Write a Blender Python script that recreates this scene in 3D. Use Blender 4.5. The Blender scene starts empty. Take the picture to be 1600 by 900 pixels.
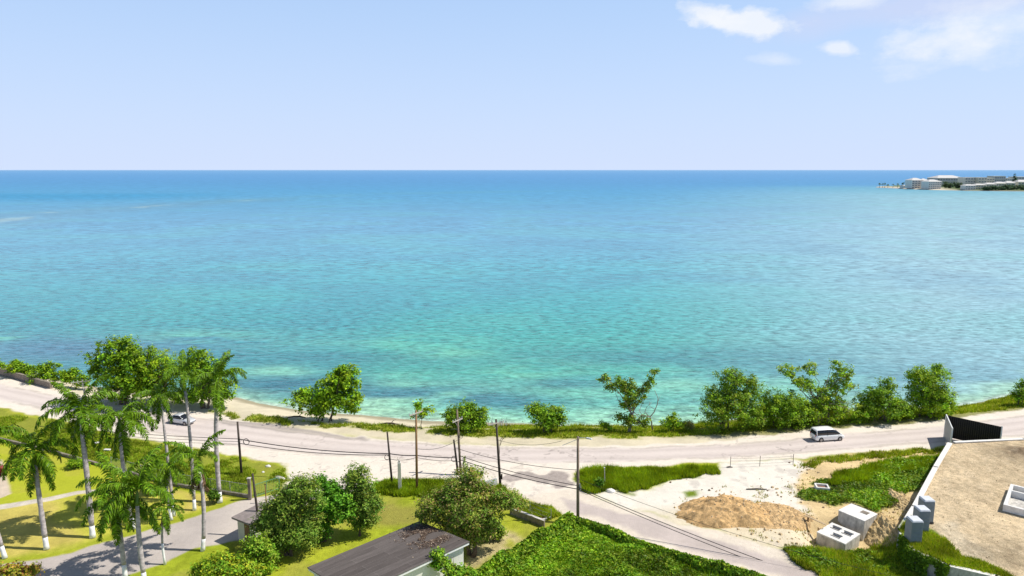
import bpy, bmesh, math, random
import numpy as np
from mathutils import Vector, Matrix

random.seed(7)
rng = np.random.default_rng(11)
sc = bpy.context.scene
COL = sc.collection
PI = math.pi

# ------------------------------------------------------------------ camera
F, CX, CY, H = 1081.0, 800.0, 450.0, 40.0
PITCH = math.atan(185.0 / F)
SP, CP = math.sin(PITCH), math.cos(PITCH)
SEA = -1.5

cam_d = bpy.data.cameras.new('camera')
cam = bpy.data.objects.new('camera', cam_d)
COL.objects.link(cam)
cam.location = (0, 0, H)
cam.rotation_euler = (PI / 2 - PITCH, 0, 0)
cam_d.sensor_width = 36
cam_d.lens = 36 * F / 1600
cam_d.clip_start = 0.5
cam_d.clip_end = 200000
sc.camera = cam


def ray(px, py):
    a, b = (px - CX) / F, (py - CY) / F
    return np.array([a, CP - b * SP, -SP - b * CP])


def P(px, py, z=0.0):
    """survey point: where a photo pixel meets the level z"""
    d = ray(px, py)
    t = (z - H) / d[2]
    return np.array([d[0] * t, d[1] * t, z])


def W(px, py, depth):
    d = ray(px, py)
    return np.array([0, 0, H]) + d * depth


def depth_of(p):
    return p[1] * CP - (p[2] - H) * SP


# ------------------------------------------------------------------ noise
RT = np.random.default_rng(5).random((256, 256))


def vnoise(x, y, seed=0):
    x = np.asarray(x, float) + seed * 17.31
    y = np.asarray(y, float) + seed * 9.77
    ix = np.floor(x).astype(int); iy = np.floor(y).astype(int)
    fx = x - ix; fy = y - iy
    fx = fx * fx * (3 - 2 * fx); fy = fy * fy * (3 - 2 * fy)
    a = RT[ix & 255, iy & 255]; b = RT[(ix + 1) & 255, iy & 255]
    c = RT[ix & 255, (iy + 1) & 255]; d = RT[(ix + 1) & 255, (iy + 1) & 255]
    return (a * (1 - fx) + b * fx) * (1 - fy) + (c * (1 - fx) + d * fx) * fy


def fbm(x, y, scale=1.0, octv=4, seed=0):
    s = 0; amp = 1; tot = 0; f = 1.0 / scale
    for o in range(octv):
        s = s + amp * vnoise(np.asarray(x) * f, np.asarray(y) * f, seed + o * 3)
        tot += amp; amp *= .5; f *= 2.03
    return s / tot          # 0..1


def inside(poly, x, y):
    x = np.asarray(x); y = np.asarray(y)
    r = np.zeros(x.shape, bool)
    n = len(poly)
    for i in range(n):
        x0, y0 = poly[i][:2]; x1, y1 = poly[(i + 1) % n][:2]
        if y0 == y1: continue
        c = ((y0 > y) != (y1 > y)) & (x < (x1 - x0) * (y - y0) / (y1 - y0) + x0)
        r ^= c
    return r


def sdf(poly, x, y):
    """negative inside"""
    d = np.full(np.shape(x), 1e9)
    n = len(poly)
    for i in range(n):
        x0, y0 = poly[i][:2]; x1, y1 = poly[(i + 1) % n][:2]
        ex, ey = x1 - x0, y1 - y0
        L = ex * ex + ey * ey + 1e-9
        t = np.clip(((x - x0) * ex + (y - y0) * ey) / L, 0, 1)
        d = np.minimum(d, (x - x0 - t * ex) ** 2 + (y - y0 - t * ey) ** 2)
    d = np.sqrt(d)
    return np.where(inside(poly, x, y), -d, d)


def segdist(pts, x, y):
    d = np.full(np.shape(x), 1e9)
    for i in range(len(pts) - 1):
        x0, y0 = pts[i][:2]; x1, y1 = pts[i + 1][:2]
        ex, ey = x1 - x0, y1 - y0
        t = np.clip(((x - x0) * ex + (y - y0) * ey) / (ex * ex + ey * ey + 1e-9), 0, 1)
        d = np.minimum(d, (x - x0 - t * ex) ** 2 + (y - y0 - t * ey) ** 2)
    return np.sqrt(d)


def G(pts, z=0.0):
    return [P(a, b, z) for a, b in pts]


def lin(r, g, b, k=1.0):
    f = lambda c: (c / 255 / 12.92) if c / 255 <= .04045 else ((c / 255 + .055) / 1.055) ** 2.4
    return np.array([f(r) * k, f(g) * k, f(b) * k])


def sstep(a, b, x):
    t = np.clip((x - a) / (b - a), 0, 1)
    return t * t * (3 - 2 * t)


# ------------------------------------------------------------------ objects
def tag(o, label=None, cat=None, group=None, kind=None):
    if label: o['label'] = label
    if cat: o['category'] = cat
    if group: o['group'] = group
    if kind: o['kind'] = kind
    return o


def empty(name, loc, label, cat, group=None, rz=0.0):
    o = bpy.data.objects.new(name, None)
    COL.objects.link(o)
    o.location = Vector(loc)
    o.rotation_euler = (0, 0, rz)
    o.empty_display_size = .2
    return tag(o, label, cat, group)


def link_mesh(name, me, mat, parent=None, loc=None):
    o = bpy.data.objects.new(name, me)
    COL.objects.link(o)
    if mat is not None:
        if not me.materials:
            for m in (mat if isinstance(mat, (list, tuple)) else [mat]): me.materials.append(m)
    if parent is not None: o.parent = parent
    if loc is not None: o.location = Vector(loc)
    return o


def np_mesh(name, verts, faces, tint=None, smooth=False, attrs=None):
    verts = np.asarray(verts, np.float32).reshape(-1, 3)
    faces = np.asarray(faces, np.int32)
    k = faces.shape[1]
    me = bpy.data.meshes.new(name)
    me.vertices.add(len(verts)); me.vertices.foreach_set('co', verts.ravel())
    me.loops.add(faces.size); me.loops.foreach_set('vertex_index', faces.ravel())
    me.polygons.add(len(faces))
    me.polygons.foreach_set('loop_start', np.arange(0, faces.size, k, dtype=np.int32))
    me.polygons.foreach_set('loop_total', np.full(len(faces), k, np.int32))
    me.polygons.foreach_set('use_smooth', np.full(len(faces), bool(smooth)))
    me.update(calc_edges=True)
    if tint is not None:
        a = me.attributes.new('tint', 'FLOAT_COLOR', 'POINT')
        c = np.ones((len(verts), 4), np.float32); c[:, :3] = tint
        a.data.foreach_set('color', c.ravel())
    for nm, v in (attrs or {}).items():
        a = me.attributes.new(nm, 'FLOAT', 'POINT')
        a.data.foreach_set('value', np.asarray(v, np.float32).ravel())
    return me


class MB:
    """collects boxes, tubes and prisms into one mesh"""
    def __init__(s): s.v = []; s.f = []

    def add(s, vs, fs):
        n = len(s.v)
        s.v += [tuple(map(float, v)) for v in vs]
        s.f += [tuple(i + n for i in f) for f in fs]
        return s

    def box(s, c, size, rz=0.0, taper=1.0):
        hx, hy, hz = size[0] / 2, size[1] / 2, size[2] / 2
        vs = []
        for z, k in ((-hz, 1), (hz, taper)):
            for x, y in ((-hx, -hy), (hx, -hy), (hx, hy), (-hx, hy)):
                x, y = x * k, y * k
                vs.append((c[0] + x * math.cos(rz) - y * math.sin(rz), c[1] + x * math.sin(rz) + y * math.cos(rz), c[2] + z))
        return s.add(vs, [(3, 2, 1, 0), (4, 5, 6, 7), (0, 1, 5, 4), (1, 2, 6, 5), (2, 3, 7, 6), (3, 0, 4, 7)])

    def prism(s, base, z0, z1):
        n = len(base)
        vs = [(p[0], p[1], z0) for p in base] + [(p[0], p[1], z1) for p in base]
        return s.add(vs, [tuple(range(n))[::-1], tuple(range(n, 2 * n))] + [(i, (i + 1) % n, n + (i + 1) % n, n + i) for i in range(n)])

    def tube(s, pts, radii, n=8, cap=True):
        pts = [np.asarray(p, float) for p in pts]
        if not hasattr(radii, '__len__'): radii = [radii] * len(pts)
        vs = []; fs = []
        for i, p in enumerate(pts):
            d = pts[min(i + 1, len(pts) - 1)] - pts[max(i - 1, 0)]
            d = d / (np.linalg.norm(d) + 1e-9)
            r = np.array([1., 0, 0]) if abs(d[0]) < .8 else np.array([0, 1., 0])
            u = np.cross(d, r); u /= np.linalg.norm(u); w = np.cross(d, u)
            for k in range(n):
                a = 2 * PI * k / n
                vs.append(p + (u * math.cos(a) + w * math.sin(a)) * radii[i])
        for i in range(len(pts) - 1):
            for k in range(n):
                fs.append((i * n + k, i * n + (k + 1) % n, (i + 1) * n + (k + 1) % n, (i + 1) * n + k))
        if cap:
            fs.append(tuple(range(n))[::-1]); fs.append(tuple((len(pts) - 1) * n + k for k in range(n)))
        return s.add(vs, fs)

    def mesh(s, name, smooth=False, bevel=0.0):
        me = bpy.data.meshes.new(name)
        me.from_pydata(s.v, [], s.f)
        bm = bmesh.new(); bm.from_mesh(me)
        bmesh.ops.recalc_face_normals(bm, faces=bm.faces)
        if bevel:
            es = [e for e in bm.edges if e.calc_face_angle(0) > .6]
            bmesh.ops.bevel(bm, geom=es, offset=bevel, segments=2, affect='EDGES', profile=.6)
        if smooth:
            for f in bm.faces: f.smooth = True
        bm.to_mesh(me); bm.free()
        return me

    def build(s, name, mat, parent=None, smooth=False, bevel=0.0):
        return link_mesh(name, s.mesh(name, smooth, bevel), mat, parent)


# ------------------------------------------------------------------ materials
def new_mat(name):
    m = bpy.data.materials.new(name); m.use_nodes = True
    nt = m.node_tree
    return m, nt, nt.nodes['Principled BSDF']


def N(nt, t, **kw):
    n = nt.nodes.new(t)
    for k, v in kw.items():
        if k in n.inputs: n.inputs[k].default_value = v
        else: setattr(n, k, v)
    return n


def plain(name, col, rough=.6, metal=0.0, var=.25, scale=3.0, bump=0.0, spec=.4, streak=None):
    """surface paint with weathering noise in object space"""
    m, nt, b = new_mat(name)
    tc = N(nt, 'ShaderNodeTexCoord')
    mp = N(nt, 'ShaderNodeMapping')
    if streak: mp.inputs['Scale'].default_value = streak
    nt.links.new(tc.outputs['Object'], mp.inputs['Vector'])
    nz = N(nt, 'ShaderNodeTexNoise', Scale=scale, Detail=7.0, Roughness=.62)
    nt.links.new(mp.outputs['Vector'], nz.inputs['Vector'])
    mr = N(nt, 'ShaderNodeMapRange')
    mr.inputs[1].default_value = .3; mr.inputs[2].default_value = .7
    mr.inputs[3].default_value = 1 - var; mr.inputs[4].default_value = 1 + var * .5
    nt.links.new(nz.outputs['Fac'], mr.inputs[0])
    mx = N(nt, 'ShaderNodeVectorMath', operation='SCALE')
    mx.inputs[0].default_value = tuple(col)
    nt.links.new(mr.outputs[0], mx.inputs['Scale'])
    nt.links.new(mx.outputs[0], b.inputs['Base Color'])
    b.inputs['Roughness'].default_value = rough
    b.inputs['Metallic'].default_value = metal
    b.inputs['Specular IOR Level'].default_value = spec
    if bump:
        bp = N(nt, 'ShaderNodeBump', Strength=1.0, Distance=bump)
        nt.links.new(nz.outputs['Fac'], bp.inputs['Height'])
        nt.links.new(bp.outputs[0], b.inputs['Normal'])
    return m


def leaf_mat(name, trans=.3, rough=.45, spec=.35):
    m, nt, b = new_mat(name)
    at = N(nt, 'ShaderNodeAttribute', attribute_name='tint')
    nt.links.new(at.outputs['Color'], b.inputs['Base Color'])
    spec *= .4
    b.inputs['Roughness'].default_value = rough
    b.inputs['Specular IOR Level'].default_value = spec
    tr = N(nt, 'ShaderNodeBsdfTranslucent')
    hv = N(nt, 'ShaderNodeHueSaturation', Saturation=1.1, Value=1.3)
    hv.inputs['Hue'].default_value = .485
    nt.links.new(at.outputs['Color'], hv.inputs['Color'])
    nt.links.new(hv.outputs[0], tr.inputs['Color'])
    mx = N(nt, 'ShaderNodeMixShader'); mx.inputs[0].default_value = trans
    nt.links.new(b.outputs[0], mx.inputs[1]); nt.links.new(tr.outputs[0], mx.inputs[2])
    nt.links.new(mx.outputs[0], nt.nodes['Material Output'].inputs['Surface'])
    return m


def ground_mat(name):
    m, nt, b = new_mat(name)
    at = N(nt, 'ShaderNodeAttribute', attribute_name='tint')
    am = N(nt, 'ShaderNodeAttribute', attribute_name='amp')
    tc = N(nt, 'ShaderNodeTexCoord')
    n1 = N(nt, 'ShaderNodeTexNoise', Scale=1.7, Detail=9.0, Roughness=.7)
    n2 = N(nt, 'ShaderNodeTexNoise', Scale=9.0, Detail=5.0, Roughness=.7)
    for n in (n1, n2): nt.links.new(tc.outputs['Object'], n.inputs['Vector'])
    ad = N(nt, 'ShaderNodeMath', operation='ADD')
    nt.links.new(n1.outputs['Fac'], ad.inputs[0]); nt.links.new(n2.outputs['Fac'], ad.inputs[1])
    sb = N(nt, 'ShaderNodeMath', operation='SUBTRACT'); sb.inputs[1].default_value = 1.0
    nt.links.new(ad.outputs[0], sb.inputs[0])
    ml = N(nt, 'ShaderNodeMath', operation='MULTIPLY')
    nt.links.new(sb.outputs[0], ml.inputs[0]); nt.links.new(am.outputs['Fac'], ml.inputs[1])
    a1 = N(nt, 'ShaderNodeMath', operation='ADD', use_clamp=False); a1.inputs[1].default_value = 1.0
    nt.links.new(ml.outputs[0], a1.inputs[0])
    mx = N(nt, 'ShaderNodeVectorMath', operation='SCALE')
    nt.links.new(at.outputs['Color'], mx.inputs[0]); nt.links.new(a1.outputs[0], mx.inputs['Scale'])
    nt.links.new(mx.outputs[0], b.inputs['Base Color'])
    b.inputs['Roughness'].default_value = .95
    b.inputs['Specular IOR Level'].default_value = .1
    bp = N(nt, 'ShaderNodeBump', Strength=1.0, Distance=.1)
    bm_ = N(nt, 'ShaderNodeMath', operation='MULTIPLY')
    nt.links.new(sb.outputs[0], bm_.inputs[0]); nt.links.new(am.outputs['Fac'], bm_.inputs[1])
    nt.links.new(bm_.outputs[0], bp.inputs['Height'])
    nt.links.new(bp.outputs[0], b.inputs['Normal'])
    return m


def glass_mat(name, col=(.012, .014, .02)):
    m, nt, b = new_mat(name)
    b.inputs['Base Color'].default_value = (*col, 1)
    b.inputs['Roughness'].default_value = .06
    b.inputs['Specular IOR Level'].default_value = .6
    return m


M = {}
M['ground'] = ground_mat('ground_surface')
M['leaf'] = leaf_mat('broad_leaf', .20)
M['palm_leaf'] = leaf_mat('palm_leaf', .14, .4, .3)
M['blade'] = leaf_mat('grass_blade', .35, .7, .15)
M['bark'] = plain('bark', (.17, .13, .10), .9, var=.5, scale=6, bump=.03, spec=.1)
M['pale_bark'] = plain('pale_bark', (.34, .29, .24), .9, var=.45, scale=5, bump=.03, spec=.1)
M['palm_trunk'] = plain('palm_trunk', (.50, .45, .44), .9, var=.5, scale=2.4, bump=.03, spec=.1, streak=(.6, .6, 1.4))
M['whitewash'] = plain('whitewash', (.82, .82, .82), .85, var=.15, scale=4, spec=.2)
M['crownshaft'] = plain('crownshaft', (.12, .22, .03), .45, var=.35, scale=2, streak=(1, 1, .2))
M['dead_frond'] = plain('dead_frond', (.22, .15, .09), .9, var=.5, scale=3, spec=.1)
M['wood'] = plain('weathered_timber', (.26, .20, .15), .9, var=.5, scale=5, spec=.1, streak=(3, 3, .3))
M['brown_wood'] = plain('brown_timber', (.30, .18, .09), .9, var=.4, scale=5, spec=.1, streak=(3, 3, .3))
M['dark_wood'] = plain('tarred_timber', (.075, .06, .05), .8, var=.4, scale=4, spec=.2)
M['grey_wood'] = plain('grey_timber', (.52, .48, .42), .9, var=.3, scale=6, spec=.1)
M['plank'] = plain('plank', (.50, .38, .24), .9, var=.3, scale=4, spec=.1)
M['cable'] = plain('cable', (.02, .02, .02), .6, var=.2)
M['porcelain'] = plain('porcelain', (.6, .6, .6), .25, var=.1)
M['galv'] = plain('galvanised', (.45, .46, .47), .5, metal=.3, var=.3)
M['concrete'] = plain('concrete', (.60, .57, .52), .9, var=.5, scale=2.2, bump=.02, spec=.15, streak=(1, 1, .45))
M['old_concrete'] = plain('old_concrete', (.30, .26, .21), .95, var=.6, scale=1.6, bump=.03, spec=.1, streak=(1, 1, .5))
M['white_concrete'] = plain('white_concrete', (.78, .76, .72), .9, var=.2, scale=2.5, bump=.015, spec=.15)
M['dark'] = plain('deep_dark', (.012, .011, .01), .9, var=.3)
M['white_paint'] = plain('white_paint', (.78, .78, .76), .6, var=.12, scale=2)
M['cream_paint'] = plain('cream_paint', (.70, .66, .55), .7, var=.15, scale=1.5, streak=(1, 1, .3))
M['house_white'] = plain('house_white', (.82, .81, .76), .7, var=.12, scale=1.5, streak=(1, 1, .3))
M['stone'] = plain('rubble_stone', (.33, .27, .22), .95, var=.6, scale=4, bump=.08, spec=.1)
M['black_sheet'] = plain('black_sheet', (.016, .014, .018), .6, var=.4, scale=3, spec=.15, streak=(8, 8, .3))
M['grey_sheet'] = plain('grey_sheet', (.45, .44, .42), .6, var=.15, scale=2)
M['toilet'] = plain('grey_plastic', (.21, .25, .285), .5, var=.15, scale=2)
M['toilet_roof'] = plain('pale_plastic', (.66, .68, .72), .45, var=.1, scale=2)
M['tyre'] = plain('tyre', (.02, .02, .02), .85, var=.2)
M['rim'] = plain('rim', (.35, .34, .34), .35, metal=.6, var=.1)
M['glass'] = glass_mat('dark_glass')
M['glass_blue'] = glass_mat('tinted_glass', (.02, .03, .05))


def car_paint(name, col, metal=0.0, rough=.3):
    m, nt, b = new_mat(name)
    b.inputs['Base Color'].default_value = (*col, 1)
    b.inputs['Roughness'].default_value = rough
    b.inputs['Metallic'].default_value = metal
    b.inputs['Coat Weight'].default_value = .6
    return m


M['van_white'] = car_paint('white_car_paint', (.90, .90, .89))
M['silver'] = car_paint('silver_car_paint', (.62, .63, .66), .2, .35)
M['lamp_red'] = plain('red_lens', (.30, .01, .01), .2, var=.1)
M['lamp_white'] = plain('clear_lens', (.8, .8, .8), .15, var=.05)
M['trim'] = plain('black_trim', (.02, .02, .022), .5, var=.1)

# ------------------------------------------------------------------ light and sky
SUN_TO = Vector((9.0, 1.1, 12.0)).normalized()
sun_d = bpy.data.lights.new('sun', 'SUN')
sun_d.energy = 5.0
sun_d.angle = math.radians(.5)
sun_d.color = (1.0, .95, .86)
sun = bpy.data.objects.new('sun', sun_d)
COL.objects.link(sun)
sun.rotation_euler = SUN_TO.to_track_quat('Z', 'Y').to_euler()
sun.location = (0, 0, 200)

w = bpy.data.worlds.new('World'); sc.world = w; w.use_nodes = True
nt = w.node_tree
bg = nt.nodes['Background']
sky = N(nt, 'ShaderNodeTexSky', sky_type='NISHITA')
sky.sun_disc = False
sky.sun_elevation = math.asin(SUN_TO.z)
sky.sun_rotation = math.atan2(SUN_TO.x, SUN_TO.y)
sky.altitude = 0; sky.air_density = 1.0; sky.dust_density = 1.0; sky.ozone_density = 2.0
SKY_K = .10
bg.inputs['Strength'].default_value = SKY_K
# thin haze low over the sea, clouds by direction
tc = N(nt, 'ShaderNodeTexCoord')
sx = N(nt, 'ShaderNodeSeparateXYZ'); nt.links.new(tc.outputs['Generated'], sx.inputs[0])


def mth(op, a, b=None, clamp=False):
    n = N(nt, 'ShaderNodeMath', operation=op, use_clamp=clamp)
    for i, v in enumerate((a, b)):
        if v is None: continue
        if isinstance(v, (int, float)): n.inputs[i].default_value = v
        else: nt.links.new(v, n.inputs[i])
    return n.outputs[0]


def mixc(fac, a, b):
    n = N(nt, 'ShaderNodeMix', data_type='RGBA')
    for s, v in ((n.inputs[0], fac), (n.inputs[6], a), (n.inputs[7], b)):
        if isinstance(v, (int, float)): s.default_value = v
        elif isinstance(v, tuple): s.default_value = (*v, 1)
        else: nt.links.new(v, s)
    return n.outputs[2]


az = mth('ARCTAN2', sx.outputs[0], sx.outputs[1])
el = mth('ARCSINE', sx.outputs[2])
elp = mth('MAXIMUM', el, 0.0)
hz = mth('POWER', mth('SUBTRACT', 1.0, mth('MULTIPLY', elp, .5), True), 2.6)
hcol = mixc(mth('MULTIPLY', elp, 4.0, True), (6.75, 7.9, 10.3), (5.6, 8.0, 12.0))
hi_ = mth('SUBTRACT', 1.0, mth('MULTIPLY', mth('SUBTRACT', elp, .28), 3.0), True)
sk_ = N(nt, 'ShaderNodeVectorMath', operation='SCALE'); sk_.inputs['Scale'].default_value = .85
nt.links.new(sky.outputs[0], sk_.inputs[0])
c0 = mixc(mth('MULTIPLY', mth('MULTIPLY', hz, .97), hi_), sk_.outputs[0], hcol)
cv = N(nt, 'ShaderNodeCombineXYZ')
nt.links.new(mth('MULTIPLY', az, 1.0), cv.inputs[0]); nt.links.new(mth('MULTIPLY', el, 1.7), cv.inputs[1])
nz = N(nt, 'ShaderNodeTexNoise', Scale=17.0, Detail=9.0, Roughness=.60)
nt.links.new(cv.outputs[0], nz.inputs['Vector'])
nzb = N(nt, 'ShaderNodeTexNoise', Scale=6.0, Detail=6.0, Roughness=.55)
nt.links.new(cv.outputs[0], nzb.inputs['Vector'])


def cloud(px, py, rx, ry, tilt=0.0, gain=2.2, lift=.0, noise=nz, nk=2.2):
    d = ray(px, py); d = d / np.linalg.norm(d)
    a0, e0 = math.atan2(d[0], d[1]), math.asin(d[2])
    da = mth('SUBTRACT', az, a0); de = mth('SUBTRACT', el, e0)
    u = mth('DIVIDE', mth('ADD', mth('MULTIPLY', da, math.cos(tilt)), mth('MULTIPLY', de, math.sin(tilt))), rx / F)
    v = mth('DIVIDE', mth('SUBTRACT', mth('MULTIPLY', de, math.cos(tilt)), mth('MULTIPLY', da, math.sin(tilt))), ry / F)
    r = mth('SQRT', mth('ADD', mth('MULTIPLY', u, u), mth('MULTIPLY', v, v)))
    k = mth('ADD', mth('SUBTRACT', 1.0 + lift, r), mth('MULTIPLY', mth('SUBTRACT', noise.outputs['Fac'], .5), nk))
    return mth('MULTIPLY', k, gain, True)


CW = (9.2, 9.5, 10.0)
CG = (6.7, 7.1, 9.3)
col = c0
col = mixc(mth('MULTIPLY', cloud(1460, 5, 190, 26, .06, 1.3, .2, nzb, 2.0), .55), col, CG)
col = mixc(mth('MULTIPLY', cloud(1560, 45, 150, 42, .10, 1.0, .05, nz, 2.4), .6), col, CW)
col = mixc(mth('MULTIPLY', cloud(1470, 62, 70, 22, 0, 1.2, .1, nz, 2.6), .55), col, CW)
col = mixc(mth('MULTIPLY', cloud(1105, 20, 42, 15, -.3, 1.1, .2, nz, 3.4), .8), col, CW)
col = mixc(mth('MULTIPLY', cloud(1172, 36, 58, 17, -.1, 1.15, .25, nz, 3.4), .85), col, CW)
col = mixc(mth('MULTIPLY', cloud(1313, 76, 22, 8, -.15, 1.1, .35, nz, 3.0), .7), col, CW)
col = mixc(mth('MULTIPLY', cloud(1210, 94, 45, 11, -.1, 1.2, 0, nz, 2.4), .4), col, CW)
col = mixc(mth('MULTIPLY', cloud(1320, 4, 60, 12, 0, 1.2, .1, nz, 2.4), .6), col, CW)
nt.links.new(col, bg.inputs['Color'])

# ------------------------------------------------------------------ shoreline
SHORE = np.array([P(a, b, SEA) for a, b in [
    (-500, 470), (-200, 522), (-60, 558), (0, 574), (80, 592), (140, 604), (240, 616), (330, 620), (369, 623), (413, 633),
    (469, 643), (520, 648), (567, 651), (660, 660), (760, 664), (840, 666), (900, 667), (1000, 668), (1090, 664),
    (1200, 653), (1300, 646), (1400, 640), (1490, 635), (1540, 629), (1600, 617), (1700, 597), (2000, 540)]])
_o = np.argsort(SHORE[:, 0]); SHORE = SHORE[_o]


def yshore(x):
    return np.interp(x, SHORE[:, 0], SHORE[:, 1])


PLAT_Z = 2.5
PLAT = G([(1486, 692), (1700, 681), (1790, 960), (1640, 930), (1557, 899), (1482, 883), (1422, 857), (1407, 827), (1429, 792), (1462, 730)], PLAT_Z)
PIT = P(1322, 838); PIT2 = P(1390, 790)
HILL = P(1460, 905)
ROAD = G([(-120, 548), (-60, 566), (0, 584), (40, 596), (80, 607), (140, 622), (200, 634), (260, 640), (330, 645), (400, 660), (460, 669),
          (520, 677), (600, 686), (700, 692), (800, 697), (900, 697), (1000, 695), (1090, 691), (1150, 686), (1200, 679), (1300, 670),
          (1400, 663), (1480, 655), (1540, 647), (1600, 639), (1720, 622),
          (1720, 676), (1600, 687), (1470, 698), (1400, 703), (1300, 710), (1240, 716), (1150, 722), (1000, 727), (920, 729), (895, 738),
          (905, 765), (830, 782), (800, 766), (740, 752), (680, 748), (620, 752), (585, 757), (560, 765), (510, 785), (470, 790), (440, 776),
          (452, 750), (448, 725), (400, 717), (330, 706), (260, 692), (200, 680), (150, 669), (100, 658), (0, 636), (-120, 608)])
ASPH = G([(-120, 565), (0, 600), (100, 622), (200, 643), (300, 652), (400, 664), (520, 682), (640, 692), (800, 700), (1000, 700), (1150, 694),
          (1300, 681), (1480, 665), (1600, 650), (1720, 634), (1720, 668), (1600, 680), (1470, 690), (1300, 703), (1150, 714), (1000, 720), (850, 723),
          (700, 718), (600, 714), (500, 710), (420, 702), (330, 692), (200, 667), (100, 646), (0, 624), (-120, 592)])
STRIP = G([(330, 653), (400, 660), (470, 669), (520, 678), (580, 685), (575, 688), (500, 682), (430, 672), (350, 662)])
DPATCH = G([(795, 742), (850, 738), (885, 741), (895, 748), (880, 758), (855, 757), (830, 753), (800, 757), (785, 752)])
SIDE = G([(800, 768), (830, 775), (880, 764), (905, 766), (930, 777), (980, 790), (1060, 817), (1150, 838), (1240, 866), (1340, 902), (1440, 940),
          (1310, 940), (1205, 908), (1170, 893), (1100, 876), (1050, 860), (980, 836), (930, 817), (900, 806), (860, 795), (830, 783)])
SIDEASPH = G([(880, 780), (930, 790), (1000, 806), (1080, 832), (1160, 856), (1240, 881), (1330, 912), (1300, 925), (1200, 895), (1130, 876), (1060, 852), (1000, 832), (930, 808), (890, 796)])
LOT = G([(905, 765), (960, 769), (1020, 764), (1060, 745), (1120, 735), (1140, 722), (1240, 717), (1262, 730), (1245, 760), (1255, 790), (1270, 830),
         (1240, 864), (1150, 838), (1060, 817), (980, 790), (930, 777)])
EARTH = G([(1050, 775), (1130, 760), (1230, 760), (1240, 718), (1300, 712), (1400, 705), (1475, 700), (1475, 720), (1440, 790), (1400, 850), (1300, 862), (1240, 864), (1150, 838), (1060, 812)])
GREEN1 = G([(1245, 772), (1285, 748), (1330, 735), (1400, 720), (1470, 712), (1462, 735), (1440, 758), (1412, 772), (1395, 790), (1370, 800), (1335, 786), (1290, 783), (1255, 779)], .35)
GISLE = G([(903, 738), (930, 730), (1050, 730), (1118, 728), (1122, 737), (1060, 746), (1015, 758), (985, 766), (950, 765), (908, 768)], .25)
GSLOPE = G([(1228, 858), (1290, 850), (1345, 846), (1378, 836), (1402, 822), (1440, 800), (1600, 850), (1700, 960), (1330, 960), (1270, 885)], .4)
VERGE_S = G([(330, 640), (380, 648), (430, 652), (470, 659), (540, 662), (580, 660), (640, 661), (690, 659), (800, 653), (900, 651), (1000, 651), (1090, 648), (1200, 650), (1300, 642),
             (1400, 633), (1490, 624), (1540, 616), (1600, 603), (1720, 575), (1720, 622), (1600, 637), (1540, 642), (1480, 648), (1400, 657), (1300, 664), (1200, 671), (1090, 682), (1000, 684), (900, 685), (800, 684),
             (700, 681), (600, 674), (540, 668), (470, 667), (400, 659), (340, 650)])
GRASS2 = G([(-80, 622), (0, 641), (100, 663), (200, 685), (330, 710), (400, 721), (447, 729), (452, 748), (440, 768), (395, 776), (270, 757), (77, 705), (-80, 670)])
UPLAWN = G([(-80, 670), (77, 707), (270, 759), (300, 768), (215, 752), (122, 768), (0, 790), (-80, 808)])
PATHW = G([(-80, 802), (0, 789), (70, 778), (122, 767), (150, 765), (150, 770), (122, 773), (70, 785), (0, 796), (-80, 810)])
BANK = G([(-80, 810), (0, 796), (122, 773), (215, 756), (300, 770), (392, 779), (322, 802), (255, 823), (187, 840), (89, 867), (0, 883), (-80, 900)])
DRIVE = G([(-90, 905), (0, 884), (89, 867), (187, 840), (255, 823), (309, 806), (369, 786), (395, 778), (440, 772), (500, 772), (470, 792), (420, 806), (402, 836), (353, 847), (302, 858),
           (262, 876), (231, 888), (190, 903), (60, 945), (-90, 985)])
STEPS = G([(-60, 716), (3, 718), (12, 748), (18, 772), (0, 779), (-60, 790)])
YARDB = G([(560, 800), (620, 785), (660, 790), (650, 815), (600, 825), (560, 822)])
STRAW = G([(730, 850), (790, 838), (830, 842), (790, 862), (750, 885), (730, 880)])
VINE = G([(735, 905), (770, 872), (830, 838), (890, 806), (925, 816), (1000, 848), (1100, 879), (1172, 893), (1200, 930), (720, 930)], .9)

FIELD_NOISE = None


def hfun(x, y):
    d = yshore(x) - y + (fbm(x, y, 6, 3, 40) - .5) * 1.6
    h = np.minimum(0, SEA + .06 + .19 * d) + 0.0
    h = np.where(d < 0, SEA + .06 + .10 * d, h)
    h = np.maximum(h, -4)
    h = h + (fbm(x, y, 5, 3, 2) - .5) * .12 * sstep(-1.5, 0, h + 0.3)
    r = np.hypot((x - PIT[0]) / 5.0, (y - PIT[1]) / 3.6)
    h = h - 1.4 * sstep(1.3, .55, r)
    return h


def gz(p):
    return float(hfun(np.array([p[0]]), np.array([p[1]]))[0])


# ------------------------------------------------------------------ ground patches
GX0, GX1, GY0, GY1, GS = -126.0, 116.0, 50.0, 150.0, .23
gx = np.arange(GX0, GX1 + 1e-6, GS); gy = np.arange(GY0, GY1 + 1e-6, GS)
X, Y = np.meshgrid(gx, gy)
nx, ny = len(gx), len(gy)
Z = hfun(X, Y)
WX = X + (fbm(X, Y, 2.2, 4, 21) - .5) * 2.2
WY = Y + (fbm(X, Y, 2.2, 4, 33) - .5) * 2.2
F1 = fbm(X, Y, 9, 4, 50); F2 = fbm(X, Y, 2.5, 4, 60); F3 = fbm(X, Y, .7, 3, 70)
C = np.zeros((ny, nx, 3)); A = np.zeros((ny, nx))


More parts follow.
